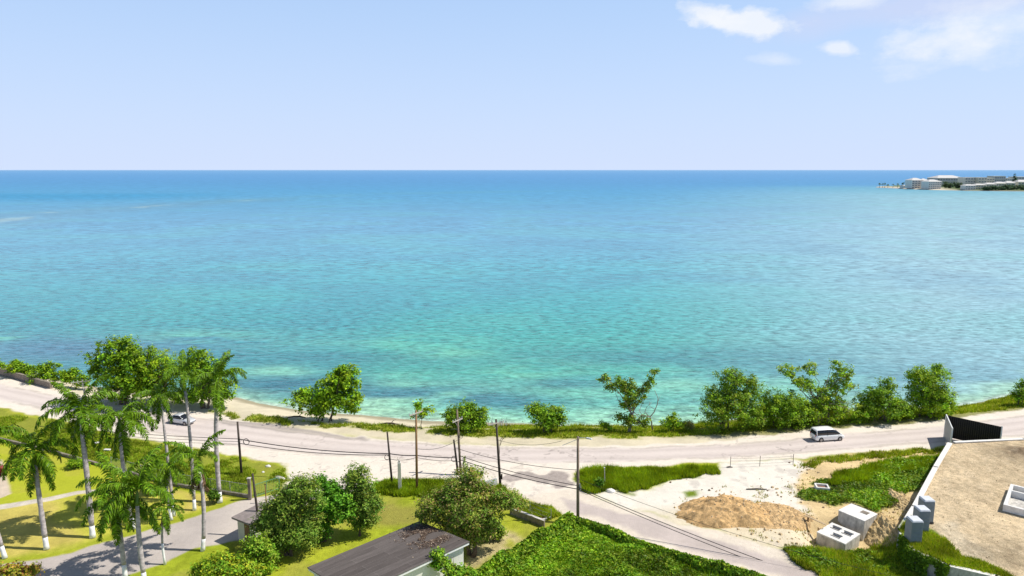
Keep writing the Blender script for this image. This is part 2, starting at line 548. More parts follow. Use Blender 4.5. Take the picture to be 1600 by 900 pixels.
def mixg(mask, col, amp, v=0.0, nz_=None):
    c = np.asarray(col)[None, None, :] * np.ones_like(C) if np.ndim(col) == 1 else col
    f = 1.0 + v * ((F2 if nz_ is None else nz_) - .5) * 2
    m = mask[..., None]
    C[:] = C * (1 - m) + c * f[..., None] * m
    A[:] = A * (1 - mask) + amp * mask


SDC = {}


def pm(poly, soft=.35, warp=1.0, grow=0.0):
    xs = [p[0] for p in poly]; ys = [p[1] for p in poly]
    r = np.zeros((ny, nx))
    i0 = max(0, int((min(xs) - 4 - GX0) / GS)); i1 = min(nx, int((max(xs) + 4 - GX0) / GS) + 1)
    j0 = max(0, int((min(ys) - 4 - GY0) / GS)); j1 = min(ny, int((max(ys) + 4 - GY0) / GS) + 1)
    sl = (slice(j0, j1), slice(i0, i1))
    xx = X[sl] + (WX[sl] - X[sl]) * warp; yy = Y[sl] + (WY[sl] - Y[sl]) * warp
    r[sl] = sstep(soft, -soft, sdf(poly, xx, yy) - grow)
    return r


L = lambda *a: np.array(a)
lawn_c = L(.40, .43, .03)
dry_c = L(.54, .45, .11)
weed_c = L(.17, .24, .02)
earth_c = L(.66, .50, .27)
# base: yard lawn with drier and greener drifts
t = sstep(.35, .65, F1)[..., None]
C[:] = (L(.29, .35, .022) * (1 - t) + L(.37, .41, .03) * t) * (1 + (F3 - .5)[..., None] * .5)
A[:] = .8
mixg(sstep(.45, .62, fbm(X, Y, 4, 4, 81)) * .32, L(.42, .35, .10), .9)
mixg(pm(YARDB, 1.2, 1) * .75, L(.27, .23, .06), .9, .3)
mixg(pm(STRAW, .6, 1.5) * .8, L(.52, .42, .24), 1.0, .5, F3)
# sea side
dS = yshore(X) - Y
beach_m = sstep(14, 11, dS)
mixg(beach_m, L(.62, .55, .40), .35, .2)
mixg(sstep(2.6, .6, dS + (F2 - .5) * 2), L(.34, .30, .20), .3)
grassy = pm(VERGE_S, .6, 1.0)
mixg(beach_m * sstep(P(1020, 670)[0], P(1060, 670)[0], X) * sstep(P(1100, 684)[1] - .5, P(1100, 684)[1] + 2.0, Y) * .85, L(.22, .22, .06), .9, .3)
mixg(grassy * sstep(.30, .50, F2 + .18 * sstep(-20, 10, X)) * .95, L(.30, .33, .03), .9, .35, F3)
# verge and lawns on the left
mixg(pm(GRASS2, .4), L(.24, .32, .024), .9, .35, F2)
mixg(pm(GRASS2, .6) * sstep(.55, .7, F1) * .6, L(.30, .28, .05), .9)
mixg(pm(UPLAWN, .25, .2), lawn_c, .45, .12)
mixg(pm(UPLAWN, .25, .2) * sstep(.5, .62, F2) * .6, L(.40, .38, .05), .5)
tb = sstep(.42, .62, F1)[..., None]
mixg(pm(BANK, .3, .3), dry_c * (1 - tb) + L(.46, .45, .06) * tb, .6, .25)
mixg(pm(BANK, .3, .3) * sstep(2.4, .6, segdist(G([(-80, 900), (0, 883), (89, 867), (187, 840), (255, 823), (309, 806), (369, 786)]), X, Y) + (F2 - .5) * 2), L(.33, .37, .028), .8, .2)
mixg(pm(PATHW, .15, .25), L(.58, .52, .44), .5, .25, F3)
mixg(pm(STEPS, .15, .1), L(.58, .48, .37), .4, .2)
# right hand ground
m_lot = np.maximum(pm(LOT, .6, 1.4), pm(EARTH, .5, 1.4))
mixg(pm(EARTH, .5, 1.4), earth_c, .8, .3)
mixg(pm(LOT, .7, 1.5), L(.74, .69, .60), .45, .12)
mixg(pm(LOT, .7, 1.5) * sstep(P(1060, 800)[1] + 3, P(1060, 800)[1] - 4, Y + (F2 - .5) * 5) * .65, L(.64, .53, .33), .7, .2)
mixg(pm(LOT, .7, 1.2) * sstep(.60, .72, F2) * .5, L(.45, .40, .36), .6)
mixg(pm(GREEN1, .7, 1.8), weed_c, 1.0, .3)
mixg(pm(GISLE, .4, 1.3), L(.15, .22, .018), 1.0, .3)
mixg(pm(G([(985, 745), (1005, 742), (1010, 748), (990, 750)]), .5, 1) * .9, L(.62, .55, .42), .6)
mixg(pm(GSLOPE, .7, 1.6), L(.15, .21, .018), 1.0, .35)
mixg(pm(G([(1060, 768), (1090, 764), (1088, 772), (1068, 777)]), .5, 1), weed_c, 1.0)
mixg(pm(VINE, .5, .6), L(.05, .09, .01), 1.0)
# roads
m_road = pm(ROAD, .35, .8)
mixg(m_road, L(.74, .665, .57), .35, .08)
mixg(m_road * sstep(.5, .75, F2) * .35, L(.60, .53, .44), .5)
along = fbm(X * .08, WY * 1.1, 1.0, 3, 91)
m_as = pm(ASPH, .7, .45)
mixg(m_as, L(.59, .515, .472), .25, .08, F1)
# wheel polish and long stains follow the carriageway
cl = segdist(G([(-120, 580), (0, 613), (100, 634), (200, 655), (300, 671), (400, 683), (520, 697), (640, 705), (800, 711), (1000, 710), (1150, 704), (1300, 692), (1480, 678), (1600, 665), (1720, 651)]), X, Y)
band = .5 + .5 * np.cos(cl * 2 * PI / 2.3)
mixg(m_as * band * .35, L(.74, .66, .61), .2)
mixg(m_as * sstep(.45, .15, np.abs(cl - 1.35 + (F2 - .5) * .8)) * .30, L(.50, .435, .405), .2)
mixg(m_as * sstep(.55, .8, along) * .3, L(.52, .455, .42), .25)
mixg(pm(STRIP, .35, .7) * .9, L(.36, .315, .29), .4, .15)
mixg(pm(DPATCH, .3, 2.0) * .9, L(.34, .29, .265), .6, .3, F3)
mixg(m_road * (F3 > .80) * .25, L(.40, .35, .30), .4)
crk = sstep(.022, .004, np.abs(fbm(X, Y, 3.2, 4, 120) - .5)) * sstep(.48, .6, fbm(X, Y, 14, 2, 130))
mixg(np.maximum(m_road * .5, m_as * .9) * crk, L(.36, .31, .285), .4)
edge = sstep(.5, .1, np.abs(sdf(ASPH, WX * .5 + X * .5, WY * .5 + Y * .5) + .1))
mixg(edge * m_road * sstep(.35, .55, F2) * .7, L(.50, .44, .38), .5)
m_side = pm(SIDE, .3, .9)
mixg(m_side, L(.68, .60, .50), .45, .12)
mixg(m_side * pm(SIDEASPH, .5, .8), L(.50, .43, .395), .35, .15)
m_drv = pm(DRIVE, .2, .45)
mixg(m_drv, L(.45, .40, .37), .35, .12)
mixg(m_drv * sstep(.48, .7, F1) * .5, L(.56, .50, .45), .35)
mixg(m_drv * sstep(P(380, 790)[0] - 3, P(400, 790)[0], X) * .6, L(.62, .55, .48), .4)

reg = np.zeros((ny, nx), int)
names = ['yard_ground', 'beach', 'verge', 'coast_road', 'side_road', 'driveway', 'lawn', 'dry_lawn', 'footpath', 'dirt_lot', 'terrace_path']
reg[dS < 13] = 1
reg[(grassy > .5)] = 2
reg[pm(GRASS2, .3) > .5] = 2
reg[pm(UPLAWN, .25, .2) > .5] = 6
reg[pm(BANK, .3, .3) > .5] = 7
reg[m_lot > .5] = 9
reg[pm(PATHW, .15, .25) > .5] = 8
reg[pm(STEPS, .15, .1) > .5] = 10
reg[m_road > .5] = 3
reg[m_side > .5] = 4
reg[m_drv > .5] = 5
C = np.clip(C, .004, .85)
fr = reg[:-1, :-1].ravel()
ii, jj = np.meshgrid(np.arange(nx - 1), np.arange(ny - 1))
q = np.stack([jj * nx + ii, jj * nx + ii + 1, (jj + 1) * nx + ii + 1, (jj + 1) * nx + ii], -1).reshape(-1, 4)
keep = (Z[:-1, :-1].ravel() > -3.0)
V = np.stack([X, Y, Z], -1).reshape(-1, 3); Cf = C.reshape(-1, 3); Af = A.ravel()
for k, nm in enumerate(names):
    qq = q[(fr == k) & keep]
    if not len(qq): continue
    u, inv = np.unique(qq, return_inverse=True)
    me = np_mesh(nm, V[u], inv.reshape(-1, 4), Cf[u], True, {'amp': Af[u]})
    tag(link_mesh(nm, me, M['ground']), kind='structure')


def flat_ground(name, poly_rect, col, amp=.8, n=30, zf=None):
    x0, x1, y0, y1 = poly_rect
    a, b = np.meshgrid(np.linspace(x0, x1, n), np.linspace(y0, y1, n))
    zz = np.full(a.shape, -.02) if zf is None else zf(a, b)
    ii, jj = np.meshgrid(np.arange(n - 1), np.arange(n - 1))
    qq = np.stack([jj * n + ii, jj * n + ii + 1, (jj + 1) * n + ii + 1, (jj + 1) * n + ii], -1).reshape(-1, 4)
    c = np.asarray(col)[None] * (.8 + .4 * fbm(a, b, 12, 3, 7).ravel()[:, None])
    me = np_mesh(name, np.stack([a, b, zz], -1).reshape(-1, 3), qq, c, True, {'amp': np.full(n * n, amp)})
    tag(link_mesh(name, me, M['ground']), kind='structure')


flat_ground('land', (-500, 500, -300, GY0), (.16, .2, .03))
flat_ground('land', (-500, GX0, GY0, 190), (.16, .2, .03), zf=lambda a, b: np.clip(SEA + .19 * (yshore(a) - b), -4, -.02))
flat_ground('land', (GX1, 500, GY0, 190), (.16, .2, .03), zf=lambda a, b: np.clip(SEA + .19 * (yshore(a) - b), -4, -.02))

# ------------------------------------------------------------------ sea
rows = np.concatenate([np.linspace(84, 190, 170), 190 * (60000 / 190) ** (np.linspace(0, 1, 260) ** 1.15)[1:]])
cols = np.linspace(-1.25, 1.25, 300)
T_, SY = np.meshgrid(cols, rows)
SX = T_ * (SY + 20)
dsh = SY - yshore(SX)
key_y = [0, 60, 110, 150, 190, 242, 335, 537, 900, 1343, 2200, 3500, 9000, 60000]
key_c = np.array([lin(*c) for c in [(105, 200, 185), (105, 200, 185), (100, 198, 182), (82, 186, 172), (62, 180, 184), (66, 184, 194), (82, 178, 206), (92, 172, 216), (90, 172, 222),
                                    (90, 170, 226), (92, 165, 228), (98, 166, 232), (116, 174, 238), (150, 192, 244)]])  # farthest tones carry horizon haze in the water colour
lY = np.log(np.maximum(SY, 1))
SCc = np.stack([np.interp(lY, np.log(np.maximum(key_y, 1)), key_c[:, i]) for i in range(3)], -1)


def mixs(m, c):
    global SCc
    SCc = SCc * (1 - m[..., None]) + np.asarray(c) * m[..., None]


n_big = fbm(SX, SY * 1.6, 55, 4, 3)
n_mid = fbm(SX * .6, SY * 1.5, 16, 4, 9)
n_sm = fbm(SX * .45, SY * 1.3, 6, 4, 15)
# sun glare painted into the colour at right; left near shore deep weed beds
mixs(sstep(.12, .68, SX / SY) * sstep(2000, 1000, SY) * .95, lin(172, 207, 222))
mixs(sstep(-20, -100, SX / np.maximum(SY, 1) * 130) * sstep(420, 140, SY) * .45, lin(76, 150, 180))
wl = P(60, 545, SEA)
mixs(np.exp(-(((SX - wl[0] - 8) / 38) ** 2 + ((SY - wl[1]) / 17) ** 2)) * .9, lin(92, 136, 172))
for (a, b, ra, rb, k) in [(700, 552, 9, 4.5, .9), (810, 588, 8, 4, .9), (870, 610, 10, 4, .8), (640, 585, 8, 3, .3), (310, 525, 16, 7, .6), (580, 535, 30, 9, .4), (0, 527, 5, 4, .7), (860, 575, 14, 7, .5), (960, 610, 14, 5, .6), (900, 640, 14, 3, .5), (560, 640, 22, 3, .6), (760, 500, 30, 14, .12), (640, 640, 12, 3, .5)]:
    c_ = P(a, b, SEA)
    mixs(np.exp(-(((SX - c_[0]) / ra) ** 2 + ((SY - c_[1]) / rb) ** 2)) * k * sstep(.25, .5, n_sm), lin(140, 230, 190))
mixs(sstep(.50, .72, n_big) * .22 * sstep(1500, 300, SY), lin(96, 200, 186))
mixs(sstep(.48, .25, n_big) * .28 * sstep(1500, 200, SY), lin(70, 140, 180))
mixs(sstep(.52, .75, n_mid) * .15 * sstep(260, 120, SY), lin(66, 150, 165))
# shallows
shx = .04 + .96 * sstep(-75, -48, SX)
mixs(sstep(30, 6, dsh + (n_mid - .5) * 34 + (n_sm - .5) * 12) * .80 * shx * sstep(.62, .4, SX / SY), lin(160, 224, 196))
for (a, b, ra, rb, k) in [(440, 600, 20, 8, .7), (600, 615, 22, 6, .55), (690, 622, 18, 5, .6), (800, 630, 9, 4, .5), (880, 600, 10, 4, .5), (560, 560, 26, 8, .35), (1000, 560, 30, 8, .3), (1200, 560, 35, 10, .35), (1450, 600, 30, 8, .4)]:
    c_ = P(a, b, SEA)
    mixs(np.exp(-(((SX - c_[0]) / ra) ** 2 + ((SY - c_[1]) / rb) ** 2)) * min(1, k * 1.35) * sstep(.28, .5, n_mid), lin(66, 134, 158))
mixs(sstep(11, 1, dsh + (n_sm - .5) * 9 + (n_mid - .5) * 8) * .85 * shx, lin(194, 226, 192))
mixs(sstep(3, .2, dsh + (n_sm - .5) * 3) * .8 * shx, lin(218, 222, 190))
mixs(sstep(.7, .0, np.abs(dsh - .9 + (n_sm - .5) * 2.5)) * .8, lin(235, 235, 225))
# reef flat far out on the left
mixs(sstep(18, 2, np.abs(SY - 1080) / 14) * sstep(-380, -620, SX) * .85, lin(36, 160, 218))
rd = segdist([P(-40, 352, SEA), P(80, 333, SEA), P(200, 326, SEA), P(300, 318, SEA), P(390, 313, SEA)], SX, SY)
mixs(sstep(90, 10, rd) * .45, lin(112, 160, 190))
mixs(sstep(16, 3, rd + (fbm(SX, SY, 40, 3, 77) - .5) * 40) * .6 * sstep(.45, .62, fbm(SX, SY, 30, 3, 78)), lin(190, 205, 205))
rd2 = segdist([P(390, 313, SEA), P(560, 303, SEA), P(900, 298, SEA)], SX, SY)
mixs(sstep(60, 5, rd2 + (fbm(SX, SY, 120, 3, 75) - .5) * 120) * .3, lin(110, 175, 205))
# pale water round the headland
hl = P(1400, 297, SEA)
mixs(sstep(420, 60, np.hypot(SX - hl[0] - 60, (SY - hl[1]) * .8)) * .5, lin(120, 190, 215))
g_ = SCc.mean(-1, keepdims=True); SCc = SCc * .90 + g_ * .10
SCc *= .68
SCc[..., 0] *= .85; SCc[..., 1] *= 1.05
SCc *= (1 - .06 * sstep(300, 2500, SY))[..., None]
nC, nR = len(cols), len(rows)
ii, jj = np.meshgrid(np.arange(nC - 1), np.arange(nR - 1))
sq = np.stack([jj * nC + ii, jj * nC + ii + 1, (jj + 1) * nC + ii + 1, (jj + 1) * nC + ii], -1).reshape(-1, 4)
far = sstep(150, 1500, SY)
WY_ = [112, 180, 300, 520, 1000, 2400]            # wind waves lengthen away from the shore
WS_ = [1.10, .68, .43, .25, .13, .06]
WG_ = [2.5, 2.5, 2.3, 1.9, 1.4, .9]
attrs = {'far': far.ravel()}
for k in range(6):
    one = np.zeros(6); one[k] = 1
    attrs['w%d' % k] = np.interp(np.log(SY), np.log(WY_), one * WG_).ravel()
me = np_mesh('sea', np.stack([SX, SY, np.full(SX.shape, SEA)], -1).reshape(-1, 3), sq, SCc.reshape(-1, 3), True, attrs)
m, nt, b = new_mat('sea_water')
at = N(nt, 'ShaderNodeAttribute', attribute_name='tint'); fa = N(nt, 'ShaderNodeAttribute', attribute_name='far')
tc = N(nt, 'ShaderNodeTexCoord')
def m2(op, a, b_=None, clamp=False):
    n = N(nt, 'ShaderNodeMath', operation=op, use_clamp=clamp)
    for i, v in enumerate((a, b_)):
        if v is None: continue
        if isinstance(v, (int, float)): n.inputs[i].default_value = v
        else: nt.links.new(v, n.inputs[i])
    return n.outputs[0]


wsum = None
for k, sc_ in enumerate(WS_):
    mp = N(nt, 'ShaderNodeMapping'); mp.inputs['Scale'].default_value = (.50, 1.0, 1.0); mp.inputs['Rotation'].default_value = (0, 0, .08 * (-1) ** k)
    nt.links.new(tc.outputs['Object'], mp.inputs['Vector'])
    n_ = N(nt, 'ShaderNodeTexNoise', Scale=sc_, Detail=2.0, Roughness=.6, Distortion=.2)
    nt.links.new(mp.outputs[0], n_.inputs['Vector'])
    wa = N(nt, 'ShaderNodeAttribute', attribute_name='w%d' % k)
    t_ = m2('MULTIPLY', m2('SUBTRACT', n_.outputs['Fac'], .5), wa.outputs['Fac'])
    wsum = t_ if wsum is None else m2('ADD', wsum, t_)
bp = N(nt, 'ShaderNodeBump', Distance=.35)
nt.links.new(m2('SUBTRACT', .45, m2('MULTIPLY', fa.outputs['Fac'], .40)), bp.inputs['Strength'])
nt.links.new(wsum, bp.inputs['Height']); nt.links.new(bp.outputs[0], b.inputs['Normal'])
mr = N(nt, 'ShaderNodeMath', operation='MINIMUM')
nt.links.new(m2('MAXIMUM', m2('ADD', 1.0, wsum), .42), mr.inputs[0]); mr.inputs[1].default_value = 1.38
mx = N(nt, 'ShaderNodeVectorMath', operation='SCALE')
nt.links.new(at.outputs['Color'], mx.inputs[0]); nt.links.new(mr.outputs[0], mx.inputs['Scale'])  # ripple light and dark multiplied into the base colour
nt.links.new(mx.outputs[0], b.inputs['Base Color'])
b.inputs['IOR'].default_value = 1.33
b.inputs['Specular IOR Level'].default_value = .30
nt.links.new(m2('ADD', .22, m2('MULTIPLY', fa.outputs['Fac'], .3)), b.inputs['Roughness'])
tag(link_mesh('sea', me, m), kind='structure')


# ------------------------------------------------------------------ foliage
def leaf_quads(c, nrm, size, aspect=.55, spin=None):
    n = len(c)
    nrm = nrm / (np.linalg.norm(nrm, axis=1, keepdims=True) + 1e-9)
    r = rng.normal(size=(n, 3))
    u = np.cross(nrm, r); u /= (np.linalg.norm(u, axis=1, keepdims=True) + 1e-9)
    v = np.cross(nrm, u)
    s = np.asarray(size).reshape(-1, 1)
    fold = nrm * s * .12
    vs = np.stack([c - v * s * .5, c + u * s * .5 * aspect + fold, c + v * s * .5, c - u * s * .5 * aspect + fold], 1)
    return vs.reshape(-1, 3), np.arange(4 * n).reshape(n, 4)


KN, KL, KP = 2.5, 1.14, 1.7


def pal_pick(pal, n, lum=None):
    pal = np.array(pal)
    i = rng.integers(0, len(pal), n)
    c = pal[i] * KP * rng.uniform(.65, 1.35, (n, 1))
    return c


GREENS = [(.13, .23, .010), (.10, .19, .010), (.17, .27, .012), (.08, .16, .010)]
BRIGHT = [(.19, .30, .012), (.15, .26, .012), (.24, .33, .014), (.10, .20, .010)]
MANGO = [(.15, .22, .03), (.10, .18, .018), (.19, .25, .04), (.07, .13, .016)]
OLIVE = [(.17, .22, .03), (.21, .22, .045), (.12, .19, .022), (.26, .20, .08), (.09, .16, .016), (.15, .23, .025)]


def crown_mesh(lobes, n_leaves, leaf, pal, clump=.75, flat=.8, shell=.55, aspect=.6, tips=None):
    """lobes: (centre, radii) ellipsoids in metres; leaves gathered in clumps through their volume"""
    vol = np.array([(l[1][0] * l[1][1] * l[1][2]) ** (2 / 3) for l in lobes]); vol = vol / vol.sum()
    cs, ns = [], []; hubs = []; tint = []
    per = 34
    n_leaves = n_leaves * KN; leaf = leaf * KL
    for (c, r), f in zip(lobes, vol):
        nc = max(3, int(n_leaves * f / per))
        d = rng.normal(size=(nc, 3)); d[:, 2] += .25; d /= np.linalg.norm(d, axis=1, keepdims=True)
        rad = shell + (1.04 - shell) * rng.random((nc, 1)) ** .6
        rad *= rng.uniform(.68, 1.24, (nc, 1))
        inner = rng.random((nc, 1)) < .22
        rad = np.where(inner, rad * .6, rad)
        p = np.asarray(c) + d * rad * np.asarray(r)
        hubs.append(p)
        cl = rng.uniform(.65, 1.3, nc) * clump
        cb = rng.uniform(.72, 1.22, nc)
        hue = rng.random((nc, 1))
        for k in range(nc):
            g = rng.normal(size=(per, 3)) * cl[k] * .5 * np.array([1, 1, flat])
            out = (p[k] - np.asarray(c)) / np.linalg.norm(p[k] - np.asarray(c) + 1e-6)
            cs.append(p[k] + g)
            ns.append(out * .5 + np.array([0, 0, .8]) + rng.normal(size=(per, 3)) * .45)
            tc_ = pal_pick(pal, per) * cb[k]
            tc_[:, 0] *= 1 + .35 * (hue[k] - .45)
            tint.append(tc_)
    cs = np.concatenate(cs); ns = np.concatenate(ns); tint = np.concatenate(tint)
    sz = leaf * rng.uniform(.65, 1.35, len(cs))
    v, f = leaf_quads(cs, ns, sz, aspect)
    return v, f, np.repeat(tint, 4, axis=0), np.concatenate(hubs)


def limbs(mb, base, fork, hubs, r0, n_branch, seg=5, wob=.12):
    """a trunk up to a fork and boughs out to leaf clumps"""
    base = np.asarray(base, float); fork = np.asarray(fork, float)
    ln = np.linalg.norm(fork - base)
    pts = [base + (fork - base) * t + rng.normal(size=3) * wob * ln * .25 * math.sin(PI * t) for t in np.linspace(0, 1, seg)]
    mb.tube(pts, [r0 * (1.25 if i == 0 else 1 - .35 * i / (seg - 1)) for i in range(seg)], 8)
    if len(hubs):
        for k in rng.choice(len(hubs), min(n_branch, len(hubs)), replace=False):
            e = hubs[k]
            mid = (fork * .5 + e * .5) + np.array([0, 0, .08 * np.linalg.norm(e - fork)]) + rng.normal(size=3) * .12 * np.linalg.norm(e - fork)
            mb.tube([fork, fork * .6 + mid * .4 + rng.normal(size=3) * .05, mid, e], [r0 * .55, r0 * .42, r0 * .28, r0 * .1], 6)


def tree(name, label, cat, group, base, lobes, n, leaf=.32, pal=GREENS, clump=.75, trunk_r=.16, stems=1, spread=.5, forks=None, mat=None,
         depthk=.9, nb=10, flat=.8, shell=.55, aspect=.6, zoff=0.0, crown_name='crown'):
    B = P(*base)
    B = np.array([B[0], B[1], gz(B) + zoff])
    D = depth_of(B)
    root = empty(name, B, label, cat, group)
    Lw = []
    for (cx, cy, rx, ry) in lobes:
        dd = rng.uniform(-.25, .25) * rx * D / F
        c = W(cx, cy, D + dd) - B
        c[2] = max(c[2], ry * D / F * .75)
        Lw.append((c, (rx * D / F, rx * D / F * depthk, ry * D / F / .93)))
    v, f, tint, hubs = crown_mesh(Lw, n, leaf, pal, clump, flat, shell, aspect)
    ok = v[:, 2].reshape(-1, 4).min(1) > .02
    idx = np.nonzero(ok)[0]
    v = v.reshape(-1, 4, 3)[idx].reshape(-1, 3); tint = tint.reshape(-1, 4, 3)[idx].reshape(-1, 3)
    f = np.arange(len(v)).reshape(-1, 4)
    mb = MB()
    low = np.array([l[0] for l in Lw])
    cen = low.mean(0)
    for s in range(stems):
        b0 = np.array([rng.uniform(-1, 1) * spread, rng.uniform(-1, 1) * spread * .5, -.15]) if stems > 1 else np.array([0, 0, -.15])
        fk = np.array([cen[0] * .6 + b0[0] * .8 + (rng.uniform(-.6, .6) if stems > 1 else 0), cen[1] * .6, max(.5, cen[2] * .55)])
        limbs(mb, b0, fk, hubs, trunk_r, nb)
    mb.build('trunk', mat or M['bark'], root, smooth=True)
    link_mesh(crown_name, np_mesh(name + '_crown', v, f, tint), M['leaf'], root)
    return root


SEAG = 'trees and bushes along the shore'
tree('sea_almond_tree', 'tall dark green broadleaf tree at the water behind the palms, tiered crown', 'tree', 'big shore trees behind the palms',
     (192, 632), [(185, 546, 30, 18), (162, 566, 26, 14), (150, 583, 16, 9), (208, 562, 34, 20), (205, 590, 46, 24), (185, 610, 30, 16), (225, 612, 30, 16)], 5200, .42, GREENS, .8, .28, 3, 1.0, nb=14)
tree('shade_tree', 'spreading fine leaved bright green tree between the tall dark tree and the palms', 'tree', 'big shore trees behind the palms',
     (250, 634), [(238, 560, 32, 14), (262, 570, 34, 16), (240, 580, 46, 18), (280, 585, 26, 18), (245, 605, 40, 18), (270, 618, 30, 12)], 6500, .24, BRIGHT, .6, .25, 2, .8, nb=14)
tree('sea_almond_tree', 'broad tree right behind the two tallest palms beside the beach', 'tree', 'big shore trees behind the palms',
     (322, 638), [(312, 560, 20, 15), (300, 580, 22, 16), (330, 585, 22, 20), (345, 606, 20, 18), (352, 622, 10, 12), (318, 612, 24, 16), (296, 618, 20, 12)], 3900, .38, GREENS, .75, .25, 3, 1.0, nb=14)
tree('sea_almond_tree', 'lone sea almond tree with several stems on the open sand', 'tree', SEAG,
     (510, 657), [(540, 584, 20, 14), (528, 596, 24, 14), (556, 598, 9, 7), (512, 610, 26, 14), (478, 624, 26, 14), (515, 628, 30, 16), (546, 622, 20, 18), (498, 640, 16, 8), (548, 640, 12, 6)], 4300, .40, BRIGHT[:2] + GREENS[:2], .72, .11, 5, 1.6, nb=8)
tree('sapling', 'thin sparse sapling at the grass edge behind the crossarm pole', 'tree', SEAG,
     (658, 666), [(654, 634, 9, 9), (660, 645, 9, 6), (673, 640, 8, 5), (652, 652, 7, 6)], 330, .34, BRIGHT, .5, .06, 1, nb=8, shell=.3)
tree('shore_bush', 'rounded dark bush behind the leaning utility poles on the shore', 'bush', SEAG,
     (728, 673), [(728, 645, 22, 17), (706, 652, 16, 13), (750, 652, 16, 15), (730, 658, 28, 13)], 2900, .30, GREENS, .6, .10, 4, 1.2)
tree('shore_bush', 'rounded dark bush standing alone in the middle of the shore', 'bush', SEAG,
     (858, 674), [(852, 646, 24, 14), (872, 652, 14, 14), (836, 642, 12, 8), (858, 660, 22, 11)], 2500, .30, GREENS, .6, .10, 4, 1.2)
vt = tree('forked_tree', 'gnarled v shaped tree with two long bare arms over the water', 'tree', SEAG,
     (985, 670), [(943, 592, 8, 7), (953, 603, 9, 7), (968, 600, 10, 10), (980, 606, 14, 12), (986, 622, 14, 16), (1003, 616, 9, 11), (1012, 602, 7, 9), (1017, 592, 6, 6), (1023, 582, 7, 5), (974, 634, 8, 6), (968, 652, 7, 6), (984, 657, 13, 10), (1004, 657, 10, 9)],
     3000, .28, OLIVE[:3] + GREENS, .5, .16, 2, .35, nb=9, mat=M['pale_bark'])
tree('low_shrub', 'small bright shrub between the forked tree and the dense thicket', 'bush', SEAG,
     (1050, 671), [(1052, 655, 9, 8), (1044, 663, 13, 6), (1058, 663, 9, 6)], 700, .28, BRIGHT, .45, .05, 3, .6)
tree('fan_shrub', 'tiny spiky dark shrub in the grass left of the forked tree', 'bush', SEAG,
     (946, 671), [(945, 665, 11, 5)], 200, .35, GREENS, .4, .03, 3, .4, aspect=.3)
tree('low_shrub', 'yellowish tuft of spiky leaves beside the dense thicket', 'bush', SEAG,
     (1076, 670), [(1076, 664, 9, 5)], 230, .4, [(.28, .27, .09), (.2, .24, .04)], .4, .03, 3, .4, aspect=.25)
tree('thicket_tree', 'dense tall tree at the left end of the right hand thicket', 'tree', SEAG,
     (1142, 672), [(1140, 598, 24, 17), (1166, 606, 24, 18), (1118, 622, 20, 18), (1148, 632, 42, 24), (1118, 650, 26, 18), (1168, 648, 26, 20), (1142, 586, 10, 8)], 7500, .27, GREENS + OLIVE[:1], .65, .14, 4, 2.0, nb=8)
tree('thicket_tree', 'low rounded tree between the dense tall tree and the airy one', 'tree', SEAG,
     (1220, 666), [(1205, 630, 26, 18), (1236, 630, 22, 16), (1222, 646, 40, 19), (1252, 646, 18, 16), (1194, 650, 18, 15)], 5600, .27, GREENS + BRIGHT[:1], .6, .12, 4, 1.8, nb=7)
tree('airy_tree', 'tall airy tree with bare pale limbs above the white minivan', 'tree', SEAG,
     (1284, 662), [(1232, 578, 15, 8), (1243, 594, 11, 8), (1266, 577, 11, 11), (1258, 602, 17, 9), (1306, 571, 9, 8), (1318, 586, 17, 13), (1314, 604, 20, 11), (1292, 618, 22, 14), (1280, 636, 30, 17), (1310, 642, 24, 17), (1268, 646, 30, 15), (1296, 598, 8, 8), (1336, 646, 16, 13)],
     5800, .29, BRIGHT + OLIVE[:1], .55, .17, 4, 1.5, nb=16, mat=M['pale_bark'])
tree('thicket_tree', 'leafy tree in the gap right of the airy tree', 'tree', SEAG,
     (1374, 657), [(1386, 602, 13, 12), (1372, 616, 20, 12), (1358, 632, 20, 17), (1382, 634, 30, 20), (1402, 640, 20, 16), (1350, 644, 16, 13), (1416, 640, 14, 12)], 5400, .27, GREENS, .6, .12, 4, 1.6, nb=7)
tree('thicket_tree', 'tallest bright tree at the right end of the thicket', 'tree', SEAG,
     (1452, 652), [(1450, 590, 26, 14), (1470, 580, 14, 9), (1430, 588, 12, 9), (1448, 610, 30, 18), (1474, 618, 18, 18), (1440, 632, 30, 18), (1472, 636, 22, 15)], 6800, .27, BRIGHT + GREENS[:2], .62, .14, 5, 1.6, nb=12)
tree('shore_bush', 'dark bush at the right edge of the picture by the water', 'bush', SEAG,
     (1596, 632), [(1598, 600, 9, 7), (1592, 614, 10, 10), (1604, 616, 14, 14)], 1000, .28, GREENS, .5, .08, 3, .8)
for i, (bx_, lb, lab) in enumerate([((-4, 580), [(-4, 573, 12, 7)], 'bush at the far left edge behind the stone wall'),
                                    ((28, 588), [(26, 574, 15, 8), (40, 580, 14, 7), (27, 568, 6, 5)], 'first full bush behind the low stone wall from the left'),
                                    ((72, 596), [(64, 577, 13, 8), (77, 574, 10, 9), (72, 586, 24, 8), (90, 573, 5, 6), (94, 590, 14, 8)], 'larger bush behind the right half of the low stone wall'),
                                    ((110, 602), [(108, 589, 12, 8), (116, 582, 8, 6), (128, 595, 11, 8)], 'bush at the right end of the low stone wall')]):
    tree('hedge_bush', lab, 'bush', 'bushes behind the low stone wall', bx_, lb, 1500 if i else 500, .32, GREENS + BRIGHT[:1], .55, .07, 3, 1.0)

